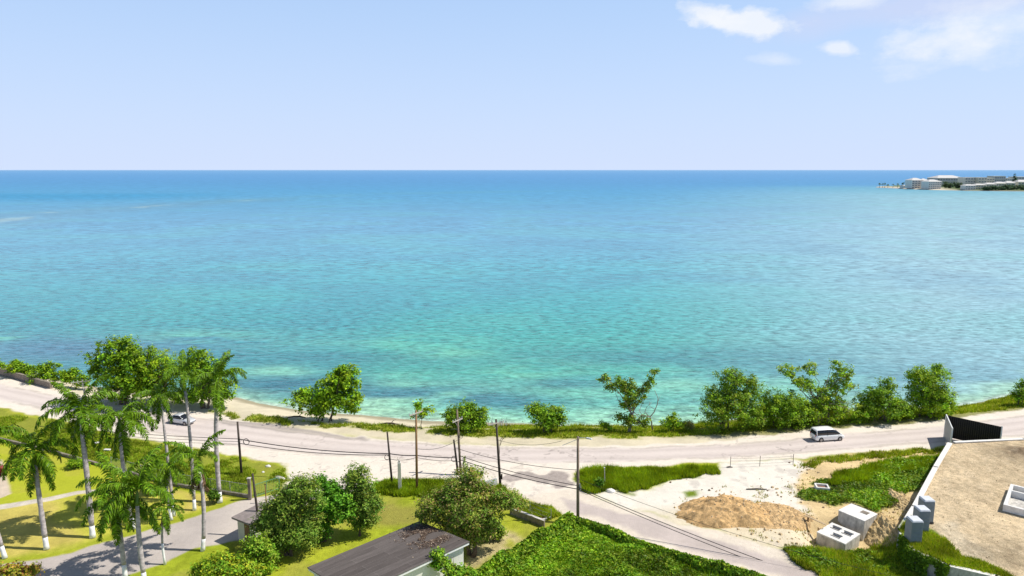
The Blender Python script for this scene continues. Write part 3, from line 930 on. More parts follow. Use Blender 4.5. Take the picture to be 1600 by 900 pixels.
INL = 'trees in the yard by the gate hut'
tree('mango_tree', 'big rounded mango tree with droopy dark leaves beside the gate hut', 'tree', INL,
     (455, 868), [(470, 764, 24, 20), (448, 780, 26, 18), (490, 778, 14, 18), (424, 800, 22, 16), (462, 802, 34, 24), (432, 822, 28, 18), (470, 832, 32, 20), (404, 822, 11, 10), (440, 846, 26, 14)], 8800, .26, MANGO, .55, .22, 2, .5, aspect=.42, nb=10)
tree('citrus_tree', 'glossy bright green tree between the two mango trees', 'tree', INL,
     (505, 846), [(514, 764, 16, 12), (500, 752, 10, 7), (526, 778, 20, 15), (508, 790, 20, 16), (536, 800, 20, 16), (508, 815, 16, 16), (502, 832, 11, 10)], 4200, .27, [(.08, .21, .014), (.06, .16, .012), (.11, .25, .018)], .5, .15, 2, .4)
tree('mango_tree', 'narrow pale leaved mango tree right of the glossy green tree', 'tree', INL,
     (562, 838), [(558, 800, 16, 14), (562, 820, 15, 9), (558, 744, 18, 14), (548, 758, 12, 12), (566, 766, 20, 17), (570, 786, 22, 15), (576, 810, 14, 14), (588, 790, 9, 12)], 4300, .25, MANGO, .5, .15, 1, aspect=.42)
tree('mango_tree', 'wide mango tree with reddish flower sprays at the corner of the grey roof', 'tree', INL,
     (735, 868), [(734, 746, 24, 15), (712, 764, 24, 14), (752, 770, 20, 13), (690, 788, 32, 16), (738, 790, 44, 22), (790, 782, 24, 15), (668, 802, 18, 12), (712, 812, 34, 16), (758, 812, 26, 16), (810, 786, 14, 8), (736, 836, 17, 17), (716, 828, 22, 14), (754, 830, 18, 13)], 10500, .27, OLIVE, .55, .24, 2, .5, aspect=.42, nb=12)
tree('round_shrub', 'small light green shrub below the wide flowering mango tree', 'bush', INL,
     (768, 844), [(768, 824, 16, 10), (758, 832, 10, 8), (778, 832, 10, 7)], 1500, .22, MANGO[:3] + BRIGHT[:1], .4, .05, 2, .3)
tree('round_bush', 'round glossy bush in front of the gate hut', 'bush', 'bushes at the lower edge of the yard',
     (402, 892), [(402, 856, 20, 16), (418, 870, 15, 14), (392, 874, 18, 14), (410, 884, 18, 10)], 3200, .22, [(.13, .23, .015), (.09, .18, .012), (.20, .27, .03)], .42, .07, 3, .4)
tree('round_bush', 'wide light green bush at the bottom edge left of the grey roof', 'bush', 'bushes at the lower edge of the yard',
     (350, 922), [(340, 886, 28, 13), (372, 890, 26, 13), (312, 896, 16, 10), (398, 898, 22, 11), (350, 904, 40, 12)], 3800, .24, [(.16, .26, .015), (.10, .19, .012), (.26, .29, .02)], .45, .07, 4, .8)
tree('croton_bush', 'yellow and red leaved bush in the bottom left corner', 'bush', 'bushes at the lower edge of the yard',
     (24, 916), [(22, 890, 12, 7), (45, 893, 10, 6), (4, 893, 9, 7), (25, 900, 28, 8)], 1500, .24, [(.26, .24, .02), (.24, .11, .04), (.14, .20, .015), (.28, .20, .03)], .4, .05, 4, .8)
tree('climbing_plant', 'leafy green climber reaching up in front of the white wall of the grey roofed house', 'plant', None,
     (700, 945), [(684, 868, 10, 7), (690, 880, 10, 8), (702, 890, 10, 8), (714, 896, 13, 7), (734, 894, 7, 6), (676, 880, 6, 5)], 1500, .24, [(.13, .24, .014), (.09, .19, .012), (.2, .28, .02)], .4, .06, 3, .3)
tree('low_shrub', 'small dark shrub on the bright lawn below the verge', 'bush', 'shrubs on the lawns between the palms', (112, 730), [(118, 723, 12, 5), (130, 728, 8, 5)], 500, .24, GREENS, .4, .04, 2, .3)
tree('round_shrub', 'round dark shrub beside the white foot of the tallest palm', 'bush', 'shrubs on the lawns between the palms', (334, 786), [(334, 774, 8, 8)], 500, .2, [(.05, .1, .01), (.07, .13, .012)], .35, .04, 2, .2)
tree('low_shrub', 'yellowish shrub on the lawn in front of the low boundary wall', 'bush', 'shrubs on the lawns between the palms', (235, 772), [(236, 764, 10, 6), (246, 768, 7, 5)], 400, .24, [(.28, .28, .03), (.2, .24, .02)], .4, .04, 2, .3)
tree('red_shrub', 'dark red leaved shrub on the paved terrace at the left edge', 'bush', None, (-1, 745), [(-1, 736, 5, 8)], 320, .2, [(.14, .02, .02), (.2, .03, .03)], .3, .04, 2, .15)
tree('low_shrub', 'small shrub growing in the middle of the weed island by the lamp post', 'bush', None, (937, 764), [(937, 756, 6, 7)], 260, .25, [(.05, .12, .01), (.09, .17, .012)], .35, .03, 2, .2)

# bare dead tree
B = P(1020, 671); B[2] = gz(B)
D = depth_of(B)
r = empty('dead_tree', B, 'leafless grey tree with thin crooked branches beside the forked tree', 'tree', SEAG)
mb = MB()
R_ = lambda pts, r0, r1: mb.tube([W(a, b, D) - B + rng.normal(size=3) * np.array([0, .35, 0]) for a, b in pts], list(np.linspace(r0, r1, len(pts))), 6)
R_([(1020, 672), (1018, 660), (1016, 652), (1022, 645), (1028, 632), (1027, 620), (1023, 610)], .13, .03)
R_([(1016, 652), (1008, 645), (1010, 636), (1018, 628)], .07, .025)
R_([(1013, 650), (1003, 648), (998, 640), (1004, 630), (1008, 622)], .07, .02)
R_([(1003, 648), (996, 650), (990, 645)], .05, .02)
R_([(1024, 640), (1016, 636), (1014, 626)], .05, .02)
R_([(1028, 626), (1032, 618)], .035, .015)
mb.build('trunk', M['pale_bark'], r, smooth=True)


# ------------------------------------------------------------------ palms
def frond_mesh(Lf, e0, bend, seed, dead=False, npair=66, ll=.86):
    g = np.random.default_rng(seed)
    n = 13
    pts = []; p = np.zeros(3); a = e0
    side = g.uniform(-.12, .12)
    for i in range(n):
        pts.append(p.copy())
        st = Lf / (n - 1)
        p = p + np.array([math.cos(a) * st, side * st * i / n, math.sin(a) * st])
        a -= bend / (n - 1) * (1 + .8 * i / n)
    pts = np.array(pts)
    vs, fs, tint = [], [], []
    base_c = np.array([.125, .245, .010]) if not dead else np.array([.22, .15, .08])
    # rachis: three sided strip
    for i in range(n - 1):
        w0 = .055 * (1 - i / n) + .012; w1 = .055 * (1 - (i + 1) / n) + .012
        o = len(vs)
        for q, w_ in ((pts[i], w0), (pts[i + 1], w1)):
            vs += [q + [0, w_, 0], q + [0, 0, w_ * 1.2], q + [0, -w_, 0]]
            tint += [base_c * 1.2] * 3
        fs += [(o, o + 1, o + 4, o + 3), (o + 1, o + 2, o + 5, o + 4)]
    for k in range(npair):
        t = .10 + .90 * k / npair
        x = t * (n - 1); i = min(int(x), n - 2); q = pts[i] + (pts[i + 1] - pts[i]) * (x - i)
        d = pts[i + 1] - pts[i]; d /= np.linalg.norm(d)
        sd = np.cross(d, [0, 0, 1]); sd /= np.linalg.norm(sd) + 1e-9
        up = np.cross(sd, d)
        ln = ll * (math.sin(PI * min(1, .18 + .80 * t)) ** .6) * g.uniform(.8, 1.15)
        for s in (-1, 1):
            lift = g.uniform(-.8, .35) - (.5 if dead else 0)
            dirn = sd * s * math.cos(lift) + up * math.sin(lift) + d * g.uniform(.35, .75)
            dirn /= np.linalg.norm(dirn)
            m1 = q + dirn * ln * .5
            tip = m1 + (dirn * .6 + np.array([0, 0, -.55 - .2 * g.random()])) * ln * .5
            w_ = np.cross(dirn, up); w_ /= np.linalg.norm(w_) + 1e-9
            w_ = (d * .8 + up * g.uniform(-.5, .5)); w_ /= np.linalg.norm(w_)
            hw = .056
            o = len(vs)
            vs += [q - w_ * hw * .6, q + w_ * hw * .6, m1 + w_ * hw, m1 - w_ * hw, tip + w_ * hw * .25, tip - w_ * hw * .25]
            cc = base_c * g.choice([.45, .8, 1.0, 1.5], p=[.25, .3, .25, .2]) * g.uniform(.85, 1.15) * np.array([g.uniform(.85, 1.25), 1, 1])  # random leaflet tones imitate bright highlights and dark undersides
            tint += [cc * .9] * 2 + [cc] * 2 + [cc * 1.15] * 2
            fs += [(o, o + 1, o + 2, o + 3), (o + 3, o + 2, o + 4, o + 5)]
    return np_mesh('frond_blade', vs, fs, np.array(tint))


FR = {}
for nm, e0, bd in (('up', 1.25, .9), ('high', .85, 1.5), ('mid', .45, 1.5), ('low', .05, 1.3), ('droop', -.5, 1.0), ('hang', -1.1, .45)):
    FR[nm] = [frond_mesh(1.0 * 4.5, e0, bd, hash(nm) % 97 + s if False else sum(map(ord, nm)) + s) for s in range(3)]
FR['dead'] = [frond_mesh(3.6, -1.2, .4, 900 + s, True) for s in range(2)]


def palm(label, base, crown, r=.24, n=13, scale=1.0, mix=('up', 'high', 'mid', 'mid', 'low', 'low', 'droop'), shaft=1.5, white=1.3, dead=0, hang=0, phase=0.0, belly=1.15, lean=0.0, name='royal_palm', depth_shift=0.0, bright=1.0):
    B = P(*base); B[2] = gz(B)
    D = depth_of(B)
    T = W(crown[0], crown[1], D + depth_shift) - B
    root = empty(name, B, label, 'palm tree', 'royal palms along the driveway')
    hgt = np.linalg.norm(T)

    lean = lean + rng.uniform(-.35, .35)

    def at(t):
        return T * t + np.array([lean * math.sin(PI * t), 0, 0])
    tw = white / hgt; ts = 1 - shaft / hgt
    r *= .86
    prof = lambda t: r * (1.28 - .28 * min(1, t / .06) if t < .06 else 1.0) * (1 + (belly - 1) * math.sin(PI * min(1, t * 1.2))) * (1 - .18 * t)
    tt = np.linspace(0, tw, 4)
    mb = MB(); mb.tube([at(t) for t in tt], [prof(t) * 1.02 for t in tt], 14); mb.build('painted_base', M['whitewash'], root, True)
    tt = np.linspace(tw, ts, 16)
    mb = MB(); mb.tube([at(t) for t in tt], [prof(t) * (1 + .05 * rng.normal()) for t in tt], 14); mb.build('trunk', M['palm_trunk'], root, True)
    tt = np.linspace(ts, 1, 6)
    mb = MB(); mb.tube([at(t) for t in tt], [r * .95, r * 1.05, r * .9, r * .72, r * .55, r * .35], 12); mb.build('crownshaft', M['crownshaft'], root, True)
    kinds = [mix[i % len(mix)] for i in range(n)] + ['hang'] * hang + ['dead'] * dead
    for i, k in enumerate(kinds):
        me = FR[k][rng.integers(0, len(FR[k]))]
        o = link_mesh('frond', me, M['palm_leaf'], root)
        a = phase + i * 2.39996 + rng.uniform(-.25, .25)
        o.location = Vector(at(1 if k not in ('dead', 'hang') else 1 - .25 * shaft / hgt))
        o.rotation_euler = (rng.uniform(-.12, .12), rng.uniform(-.12, .12), a)
        s_ = scale * rng.uniform(.98, 1.2)
        o.scale = (s_, s_, s_)
    return root


palm('royal palm cut off by the left edge, only its white foot and trunk showing', (8, 872), (-34, 690), .23, 13)
palm('second palm from the left edge, dark bulging trunk on the dry lawn', (73, 858), (52, 704), .27, 14, .98, dead=1, hang=3)
palm('palm with a bright sunlit crown and bulging trunk, third from the left', (145, 840), (124, 640), .30, 15, 1.02, hang=3, phase=.6)
palm('palm with drooping crown left of the car, foot hidden behind two nearer palms', (209, 826), (186, 650), .24, 14, .98, mix=('high', 'mid', 'low', 'droop', 'mid', 'low'), hang=3, phase=1.2)
palm('slender dark trunked palm whose crown hides the road left of the silver car', (272, 806), (251, 618), .19, 9, .70, mix=('high', 'mid', 'low', 'droop', 'mid', 'low'), hang=3, phase=2.0, shaft=1.0)
palm('tall palm standing in front of the silver car bonnet, green crownshaft', (304, 797), (286, 582), .21, 9, .76, mix=('up', 'high', 'mid', 'low', 'mid', 'droop'), hang=1, phase=.3, shaft=2.2)
palm('tallest palm with thick pale trunk, right of the silver car', (344, 785), (340, 590), .29, 12, .88, mix=('up', 'high', 'high', 'mid', 'low', 'mid', 'droop'), hang=2, phase=1.7, shaft=2.6)
palm('palm with a long brown dead sheath hanging down its trunk, beside the driveway', (317, 861), (309, 716), .23, 8, .82, mix=('up', 'high', 'mid', 'high'), hang=2, phase=.2, shaft=1.4, dead=4)
palm('near palm with a dark bushy crown over the driveway, left of the pair', (196, 903), (181, 770), .24, 13, .98, hang=3, phase=2.6)
palm('near palm of the driveway pair, right one with sunlit upright spear', (227, 915), (214, 766), .25, 13, .98, mix=('up', 'up', 'high', 'mid', 'low', 'mid', 'droop'), hang=2, phase=.9)
palm('small slim palm with a thin trunk at the inner edge of the driveway', (258, 882), (257, 792), .13, 10, .55, mix=('up', 'mid', 'low', 'mid', 'droop', 'low'), hang=2, phase=.4, shaft=.9, white=2.2, dead=1)
palm('short palm half hidden behind the near pair and the small slim palm', (268, 812), (262, 725), .17, 11, .72, mix=('high', 'mid', 'low', 'droop', 'low'), hang=2, phase=1.1, shaft=.8)


# ------------------------------------------------------------------ grass and creepers (nobody could count these)
def scatter(polys, n, cond=None):
    out = []
    xs = np.concatenate([[p[0] for p in q_] for q_ in polys]); ys = np.concatenate([[p[1] for p in q_] for q_ in polys])
    while sum(map(len, out)) < n:
        x = rng.uniform(xs.min(), xs.max(), n * 2); y = rng.uniform(max(ys.min(), 50), ys.max(), n * 2)
        wx = x + (fbm(x, y, 2.2, 3, 21) - .5) * 2.2; wy = y + (fbm(x, y, 2.2, 3, 33) - .5) * 2.2
        k = np.zeros(len(x), bool)
        for q_ in polys: k |= inside(q_, wx, wy)
        if cond is not None: k &= cond(x, y)
        out.append(np.stack([x[k], y[k]], -1))
    return np.concatenate(out)[:n]


def blades(name, label, polys, n, hmin, hmax, pal, cond=None, zf=hfun, w_=.05, lump=0.0):
    p = scatter(polys, n, cond)
    z = zf(p[:, 0], p[:, 1])
    nb = 5
    base = np.repeat(np.column_stack([p, z]), nb, 0)
    base[:, :2] += rng.normal(size=(len(base), 2)) * .12
    hh = rng.uniform(hmin, hmax, len(base)) * (.5 + fbm(base[:, 0], base[:, 1], 3, 3, 5))
    a = rng.uniform(0, 2 * PI, len(base)); ln = rng.uniform(.1, .7, len(base))
    tip = base + np.stack([np.cos(a) * hh * ln, np.sin(a) * hh * ln, hh], -1)
    sd = np.stack([-np.sin(a), np.cos(a), np.zeros(len(a))], -1) * w_
    a2 = rng.uniform(0, 2 * PI, len(base)); sd = np.stack([np.cos(a2), np.sin(a2), np.zeros(len(a))], -1) * w_
    v = np.stack([base - sd, base + sd, tip], 1).reshape(-1, 3)
    c = pal_pick(pal, len(base)) * (.35 + 1.3 * fbm(base[:, 0], base[:, 1], 1.8, 3, 8))[:, None]
    t = np.stack([c * .8, c * .8, c * 1.15], 1).reshape(-1, 3)
    o = link_mesh(name, np_mesh(name, v, np.arange(len(v)).reshape(-1, 3), t), M['blade'])
    return tag(o, label, 'grass', kind='stuff')


GP = [(.145, .215, .013), (.19, .24, .016), (.10, .175, .010), (.25, .25, .04)]
blades('verge_grass', 'rough grass strip between the coast road and the water', [VERGE_S], 12000, .15, .5, GP, lambda x, y: (fbm(x, y, 2.5, 4, 60) + .12 * sstep(-20, 10, x)) > .42)
blades('verge_grass', 'rough grass on the verge between the road and the palm lawn', [GRASS2], 9000, .15, .38, GP, lambda x, y: fbm(x, y, 9, 4, 50) < .62)
blades('weeds', 'island of tall weeds in the pale dirt beside the lamp post', [GISLE], 6000, .25, .75, GP[:3])
blades('bank_grass', 'unmown grass along the boundary fence by the utility poles', [G([(580, 757), (640, 752), (720, 752), (790, 765), (760, 790), (660, 780), (600, 775)])], 4500, .3, .8, GP[:3])
blades('bank_grass', 'grass around the drain covers by the side road', [G([(800, 785), (835, 790), (880, 803), (860, 815), (830, 812), (800, 800)])], 1500, .2, .5, GP)
blades('slope_grass', 'long grass on the slope in the lower right corner below the toilets', [GSLOPE], 12000, .3, .8, GP, lambda x, y: ~inside(PLAT, x, y))
blades('road_weeds', 'thin weeds along the edge of the dirt by the road', [G([(1248, 730), (1262, 718), (1300, 713), (1470, 700), (1472, 706), (1380, 716), (1290, 722), (1262, 732)])], 900, .2, .5, GP)


def creeper(name, label, p, z, size, pal, bias=(0, 0, 1), kind='stuff', cat='creeper', parent=None, lumps=(3, 8)):
    c = np.column_stack([p, z])
    nrm = np.asarray(bias) + rng.normal(size=c.shape) * .6
    v, f = leaf_quads(c, nrm, size * rng.uniform(.6, 1.4, len(c)), .7)
    t = pal_pick(pal, len(c)) * (.06 + 1.1 * fbm(c[:, 0], c[:, 1], 1.3, 3, lumps[1]) + .6 * sstep(.25, .75, fbm(c[:, 0], c[:, 1], 5.0, 3, lumps[1] + 9)))[:, None]  # noise patches darken the leaf colour, imitating shaded hollows
    o = link_mesh(name, np_mesh(name, v, f, np.repeat(t, 4, 0)), M['leaf'], parent)
    if parent is None: tag(o, label, cat, kind=kind)
    return o


VP = [(.105, .205, .012), (.075, .165, .010), (.15, .24, .014), (.19, .25, .018)]


def mound(x, y, amp=.9, s=2.2, seed=12):
    return .15 + amp * (fbm(x, y, s, 3, seed) - .25)


p = scatter([VINE], 42000)
zz = hfun(p[:, 0], p[:, 1]) + mound(p[:, 0], p[:, 1], 1.1) * (.72 + .3 * rng.random(len(p)))
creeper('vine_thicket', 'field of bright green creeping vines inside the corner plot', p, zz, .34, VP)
blades('vine_grass', 'grass stalks growing up through the vine field', [VINE], 600, .3, 1.0, VP)


def vine_hedge(label, pts, w_, h_, n, seed):
    seg = np.array([q_[:2] for q_ in pts]); ln = np.hypot(*(seg[1:] - seg[:-1]).T); cum = np.concatenate([[0], ln.cumsum()])
    t = rng.uniform(0, cum[-1], n)
    xy = np.stack([np.interp(t, cum, seg[:, 0]), np.interp(t, cum, seg[:, 1])], -1)
    i = np.clip(np.searchsorted(cum, t) - 1, 0, len(ln) - 1)
    d = (seg[1:] - seg[:-1])[i] / ln[i][:, None]; nn = np.stack([-d[:, 1], d[:, 0]], -1)
    a = rng.uniform(-.15, PI + .15, n)
    hv = h_ * (.65 + .7 * fbm(t, t * 0 + seed, 2.0, 3, seed)); wv = w_ * (.7 + .6 * fbm(t, t * 0, 1.5, 3, seed + 5))
    k = rng.uniform(.82, 1.08, n)
    off = np.cos(a) * wv * k; up = np.maximum(0.03, np.sin(a) * hv * k)
    xy = xy + nn * off[:, None]
    z = hfun(xy[:, 0], xy[:, 1]) + up
    root = empty('vine_hedge', (seg[0][0], seg[0][1], 0), label, 'hedge', 'vine covered boundary fences')
    nrm = np.column_stack([nn * np.cos(a)[:, None], np.sin(a)])
    c = np.column_stack([xy, z]) - np.array([seg[0][0], seg[0][1], 0])
    v, f = leaf_quads(c, nrm * .8 + rng.normal(size=c.shape) * .55, .30 * rng.uniform(.6, 1.4, n), .7)
    tt = pal_pick(VP, n) * (.3 + 1.35 * fbm(t, a * 2, .8, 3, seed))[:, None]
    link_mesh('foliage', np_mesh('vine_leaves', v, f, np.repeat(tt, 4, 0)), M['leaf'], root)
    mb = MB()
    for i_ in range(len(seg) - 1):
        a_, b_ = seg[i_] - seg[0], seg[i_ + 1] - seg[0]
        L_ = np.hypot(*(b_ - a_)); c_ = (a_ + b_) / 2
        mb.box((c_[0], c_[1], h_ * .36), (L_, w_ * .9, h_ * .72), math.atan2(b_[1] - a_[1], b_[0] - a_[0]), .8)
    mb.build('core', M['dark_green'], root)  # dark boxes stand in for the shade inside the hedge


M['dark_green'] = plain('inner_shade', (.018, .032, .006), .9, var=.5)
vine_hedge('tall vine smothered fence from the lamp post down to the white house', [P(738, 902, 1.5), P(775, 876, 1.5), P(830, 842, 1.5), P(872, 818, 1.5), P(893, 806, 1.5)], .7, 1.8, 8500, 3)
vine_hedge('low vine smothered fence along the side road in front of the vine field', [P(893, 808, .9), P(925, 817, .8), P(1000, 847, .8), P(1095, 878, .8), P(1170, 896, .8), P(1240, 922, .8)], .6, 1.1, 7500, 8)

# weedy patch right
p = scatter([GREEN1], 8500)
creeper('ground_vines', 'bright green weeds spreading over the sandy earth beside the retaining wall', p, hfun(p[:, 0], p[:, 1]) + mound(p[:, 0], p[:, 1], 1.0, 2.5, 31) * (.7 + .35 * rng.random(len(p))), .30, VP)
blades('weeds', 'grassy weeds among the vines near the black hoarding', [G([(1300, 745), (1400, 720), (1470, 712), (1460, 732), (1380, 745), (1300, 760)])], 3000, .3, .8, GP[:3])
p = scatter([GSLOPE], 9000, lambda x, y: ~inside(PLAT, x, y))
creeper('slope_vines', 'vines over the slope below the tanks in the lower right', p, hfun(p[:, 0], p[:, 1]) + mound(p[:, 0], p[:, 1], .9, 2.0, 41) * (.7 + .35 * rng.random(len(p))), .28, VP + GREENS)

# ------------------------------------------------------------------ construction terrace
xs = [q_[0] for q_ in PLAT]; ys = [q_[1] for q_ in PLAT]
ax = np.arange(min(xs), max(xs), .25); ay = np.arange(min(ys), max(ys), .25)
TX, TY = np.meshgrid(ax, ay)
ins = sdf(PLAT, TX, TY)
FR_POLY = G([(1420, 858), (1405, 826), (1438, 812), (1462, 838), (1500, 866), (1560, 892), (1640, 925), (1640, 940), (1557, 905), (1482, 890)], PLAT_Z)
fd = sdf(FR_POLY, TX + (fbm(TX, TY, 2, 3, 4) - .5) * 2.4, TY + (fbm(TX, TY, 2, 3, 6) - .5) * 2.4)
dk = P(1590, 709, PLAT_Z); rg = P(1560, 865, PLAT_Z)
TZ = PLAT_Z - .12 + (fbm(TX, TY, 3, 4, 3) - .5) * .22 + .7 * np.exp(-(((TX - dk[0] - 1) / 3) ** 2 + ((TY - dk[1]) / 2.2) ** 2)) * (.5 + fbm(TX, TY, .9, 3, 2))
g1, g2, g3 = fbm(TX, TY, 7, 4, 14), fbm(TX, TY, 1.2, 4, 24), fbm(TX, TY * .5, .5, 3, 34)
tcl = np.zeros(TX.shape + (3,)) + np.array([.63, .495, .315])
tcl *= (1 + (g1 - .5)[..., None] * .5) * (1 + (g2 - .5)[..., None] * .5)


def mt(m_, c_):
    global tcl
    tcl = tcl * (1 - m_[..., None]) + np.asarray(c_) * m_[..., None]


wp = G([(1462, 812), (1485, 815), (1530, 850), (1560, 880), (1530, 882), (1490, 858), (1468, 838)], PLAT_Z)
mt(sstep(1.2, -1.0, sdf(wp, TX + (g2 - .5) * 3, TY + (g2 - .5) * 3)) * .7, (.66, .57, .42))
mt(np.exp(-(((TX - dk[0] - 1) / 3) ** 2 + ((TY - dk[1]) / 2.2) ** 2)) * .85, (.16, .11, .07))
mt(sstep(3.2, .5, np.hypot((TX - rg[0]) / 1.5, (TY - rg[1])) + (g2 - .5) * 3) * .5, (.24, .19, .12))
mt(sstep(.5, .8, g3) * .35, (.72, .58, .40))
mt(sstep(.5, .15, g3) * .35, (.30, .215, .13))
mt(sstep(.3, -.3, fd), (.16, .22, .02))
iT, jT = np.meshgrid(np.arange(len(ax) - 1), np.arange(len(ay) - 1))
n_ = len(ax)
tq = np.stack([jT * n_ + iT, jT * n_ + iT + 1, (jT + 1) * n_ + iT + 1, (jT + 1) * n_ + iT], -1).reshape(-1, 4)
ok = (ins[:-1, :-1] < -.12).ravel()
u, inv = np.unique(tq[ok], return_inverse=True)
tm = np_mesh('terrace_ground', np.stack([TX, TY, TZ], -1).reshape(-1, 3)[u], inv.reshape(-1, 4), tcl.reshape(-1, 3)[u], True, {'amp': np.full(len(u), 1.5)})
tag(link_mesh('terrace_ground', tm, M['ground']), kind='structure')
zt = lambda x, y: np.full(np.shape(x), PLAT_Z - .1)
blades('terrace_grass', 'grass fringe along the top edge of the terrace below the toilets', [FR_POLY], 4200, .25, .6, GP, lambda x, y: inside(PLAT, x, y), zt)


def wall_run(name, label, pts, z0, z1, th, mat, cap=None, caph=.08, group=None, cat='wall'):
    o0 = np.array(pts[0][:2])
    root = empty(name, (o0[0], o0[1], z0), label, cat, group)
    mb = MB(); mc = MB()
    for a, b in zip(pts[:-1], pts[1:]):
        a = np.array(a[:2]) - o0; b = np.array(b[:2]) - o0
        L_ = np.hypot(*(b - a)); c = (a + b) / 2; an = math.atan2(b[1] - a[1], b[0] - a[0])
        mb.box((c[0], c[1], (z1 - z0) / 2), (L_ + th * .5, th, z1 - z0), an)
        if cap: mc.box((c[0], c[1], z1 - z0 + caph / 2 + .003), (L_ + th * .6, th + .08, caph), an)
    mb.build('body', mat, root, bevel=.02)
    if cap: mc.build('coping', cap, root, bevel=.015)
    return root


wall_run('retaining_wall', 'long white topped retaining wall climbing beside the sandy earth to the black hoarding', G([(1484, 693), (1462, 730), (1429, 792), (1408, 826)], PLAT_Z), -1.6, PLAT_Z, .5, M['concrete'], M['white_concrete'])
wall_run('retaining_wall', 'low pale kerb wall between the terrace and the coast road', G([(1492, 691), (1600, 686), (1700, 680)], PLAT_Z), -.3, PLAT_Z, .4, M['concrete'], M['white_concrete'])
wall_run('concrete_wall', 'stained concrete retaining wall under the grass fringe at the bottom right', G([(1409, 834), (1424, 858), (1482, 884), (1557, 901), (1640, 932)], PLAT_Z), -1.6, PLAT_Z, .4, M['concrete'], M['white_concrete'])
# creepers hanging on that wall
cw = np.array([q_ for q_ in G([(1409, 834), (1424, 858), (1482, 884)], PLAT_Z)])
n_ = 5200
t_ = rng.random(n_) ** .9 * 2
i_ = np.minimum(t_.astype(int), 1)
q_ = cw[i_] + (cw[i_ + 1] - cw[i_]) * (t_ - i_)[:, None]
hang = fbm(t_ * 7, t_ * 0, 1.0, 3, 88)
zc = PLAT_Z + .25 - rng.random(n_) * (3.6 * np.where(t_ < 1.15, 1, np.clip((hang - .42) * 4.5, .12, 1)))
xy = q_[:, :2] + np.stack([-rng.uniform(.2, .5, n_), -rng.uniform(.25, .6, n_)], -1)
creeper('wall_creeper', 'dark creeper hanging down the shaded end of the concrete wall', xy, zc, .28, [(.08, .15, .012), (.06, .12, .01), (.12, .2, .014)], (-.4, -.9, .3))


# boxes given by their top face in the photo
def box_frame(c0, c1, c3):
    c0, c1, c3 = [np.array(c, float) for c in (c0, c1, c3)]
    u = (c1 - c0)[:2]; lu = np.hypot(*u); u = u / lu
    v = np.array([-u[1], u[0]]); lv = float(np.dot((c3 - c0)[:2], v))
    cen = c0[:2] + u * lu / 2 + v * lv / 2
    return cen, lu, abs(lv), math.atan2(u[1], u[0])


# septic tanks
ZT = 1.0
cen, lu, lv, an = box_frame(P(1310, 798, ZT), P(1351, 815, ZT), P(1326, 786, ZT))
zb = -1.55
t1 = empty('concrete_tank', (cen[0], cen[1], zb), 'tall plain concrete tank with one square hatch, standing in the pit', 'tank', 'new concrete tanks in the pit', an)
MB().box((0, 0, (ZT - zb) / 2), (lu, lv, ZT - zb)).build('body', M['concrete'], t1, bevel=.05)
MB().box((0, 0, ZT - zb + .043), (lu + .06, lv + .06, .08)).build('lid', M['white_concrete'], t1, bevel=.02)
MB().box((lu * .18, lv * .18, ZT - zb + .105), (.8, .7, .04)).build('hatch', M['old_concrete'], t1, bevel=.01)
ZB = .05
cen, lu, lv, an = box_frame(P(1276, 831, ZB), P(1321, 850, ZB), P(1297, 815, ZB))
t2 = empty('concrete_tank', (cen[0], cen[1], zb), 'lower concrete tank with three rectangular openings in its top', 'tank', 'new concrete tanks in the pit', an)
hh = ZB - zb
MB().box((0, 0, (hh - .15) / 2), (lu - .02, lv - .02, hh - .15)).build('body', M['concrete'], t2, bevel=.04)
mb = MB()
# slab with three real openings: strips around the holes
hx = [(-.20, .22), (.22, .18), (.06, -.24)]
bm = bmesh.new()
xs_ = sorted({-lu / 2, lu / 2} | {h[0] * lu + s * .45 for h in hx for s in (-1, 1)})
ys_ = sorted({-lv / 2, lv / 2} | {h[1] * lv + s * .28 for h in hx for s in (-1, 1)})
for i in range(len(xs_) - 1):
    for j in range(len(ys_) - 1):
        cxm, cym = (xs_[i] + xs_[i + 1]) / 2, (ys_[j] + ys_[j + 1]) / 2
        if any(abs(cxm - h[0] * lu) < .45 and abs(cym - h[1] * lv) < .28 for h in hx): continue
        vs = [bm.verts.new((x, y, hh)) for x, y in ((xs_[i], ys_[j]), (xs_[i + 1], ys_[j]), (xs_[i + 1], ys_[j + 1]), (xs_[i], ys_[j + 1]))]
        bm.faces.new(vs)
bmesh.ops.remove_doubles(bm, verts=bm.verts, dist=.001)
ex = bmesh.ops.extrude_face_region(bm, geom=list(bm.faces))
for v_ in [g for g in ex['geom'] if isinstance(g, bmesh.types.BMVert)]: v_.co.z -= .14
bmesh.ops.recalc_face_normals(bm, faces=bm.faces)
me = bpy.data.meshes.new('lid'); bm.to_mesh(me); bm.free()
link_mesh('lid', me, M['white_concrete'], t2)
for h in hx:
    mb = MB()
    mb.box((h[0] * lu, h[1] * lv + .32, hh + .06), (1.05, .08, .12)).box((h[0] * lu, h[1] * lv - .32, hh + .04), (1.05, .08, .08))
    mb.build('rim', M['concrete'], t2, bevel=.01)
    MB().box((h[0] * lu, h[1] * lv, hh - .147), (.88, .54, .006)).build('opening_shade', M['dark'], t2)  # near-black plate stands in for the shade down the hole

# shuttering plank on a post
a, b = P(1258, 805, .55), P(1291, 820, .55)
r = empty('timber_prop', (a[0], a[1], -.6), 'pale plank resting on a rough timber post beside the lower tank', 'timber')
o_ = np.array([a[0], a[1], -.6])
d = b - a
MB().box(tuple((a + b) / 2 - o_), (np.hypot(d[0], d[1]), .28, .06), math.atan2(d[1], d[0])).build('plank', M['plank'], r, bevel=.01)
q_ = P(1263, 807, .5); MB().tube([q_ - o_ + [0, 0, -1.9], q_ - o_], [.13, .11], 8).build('post', M['brown_wood'], r)

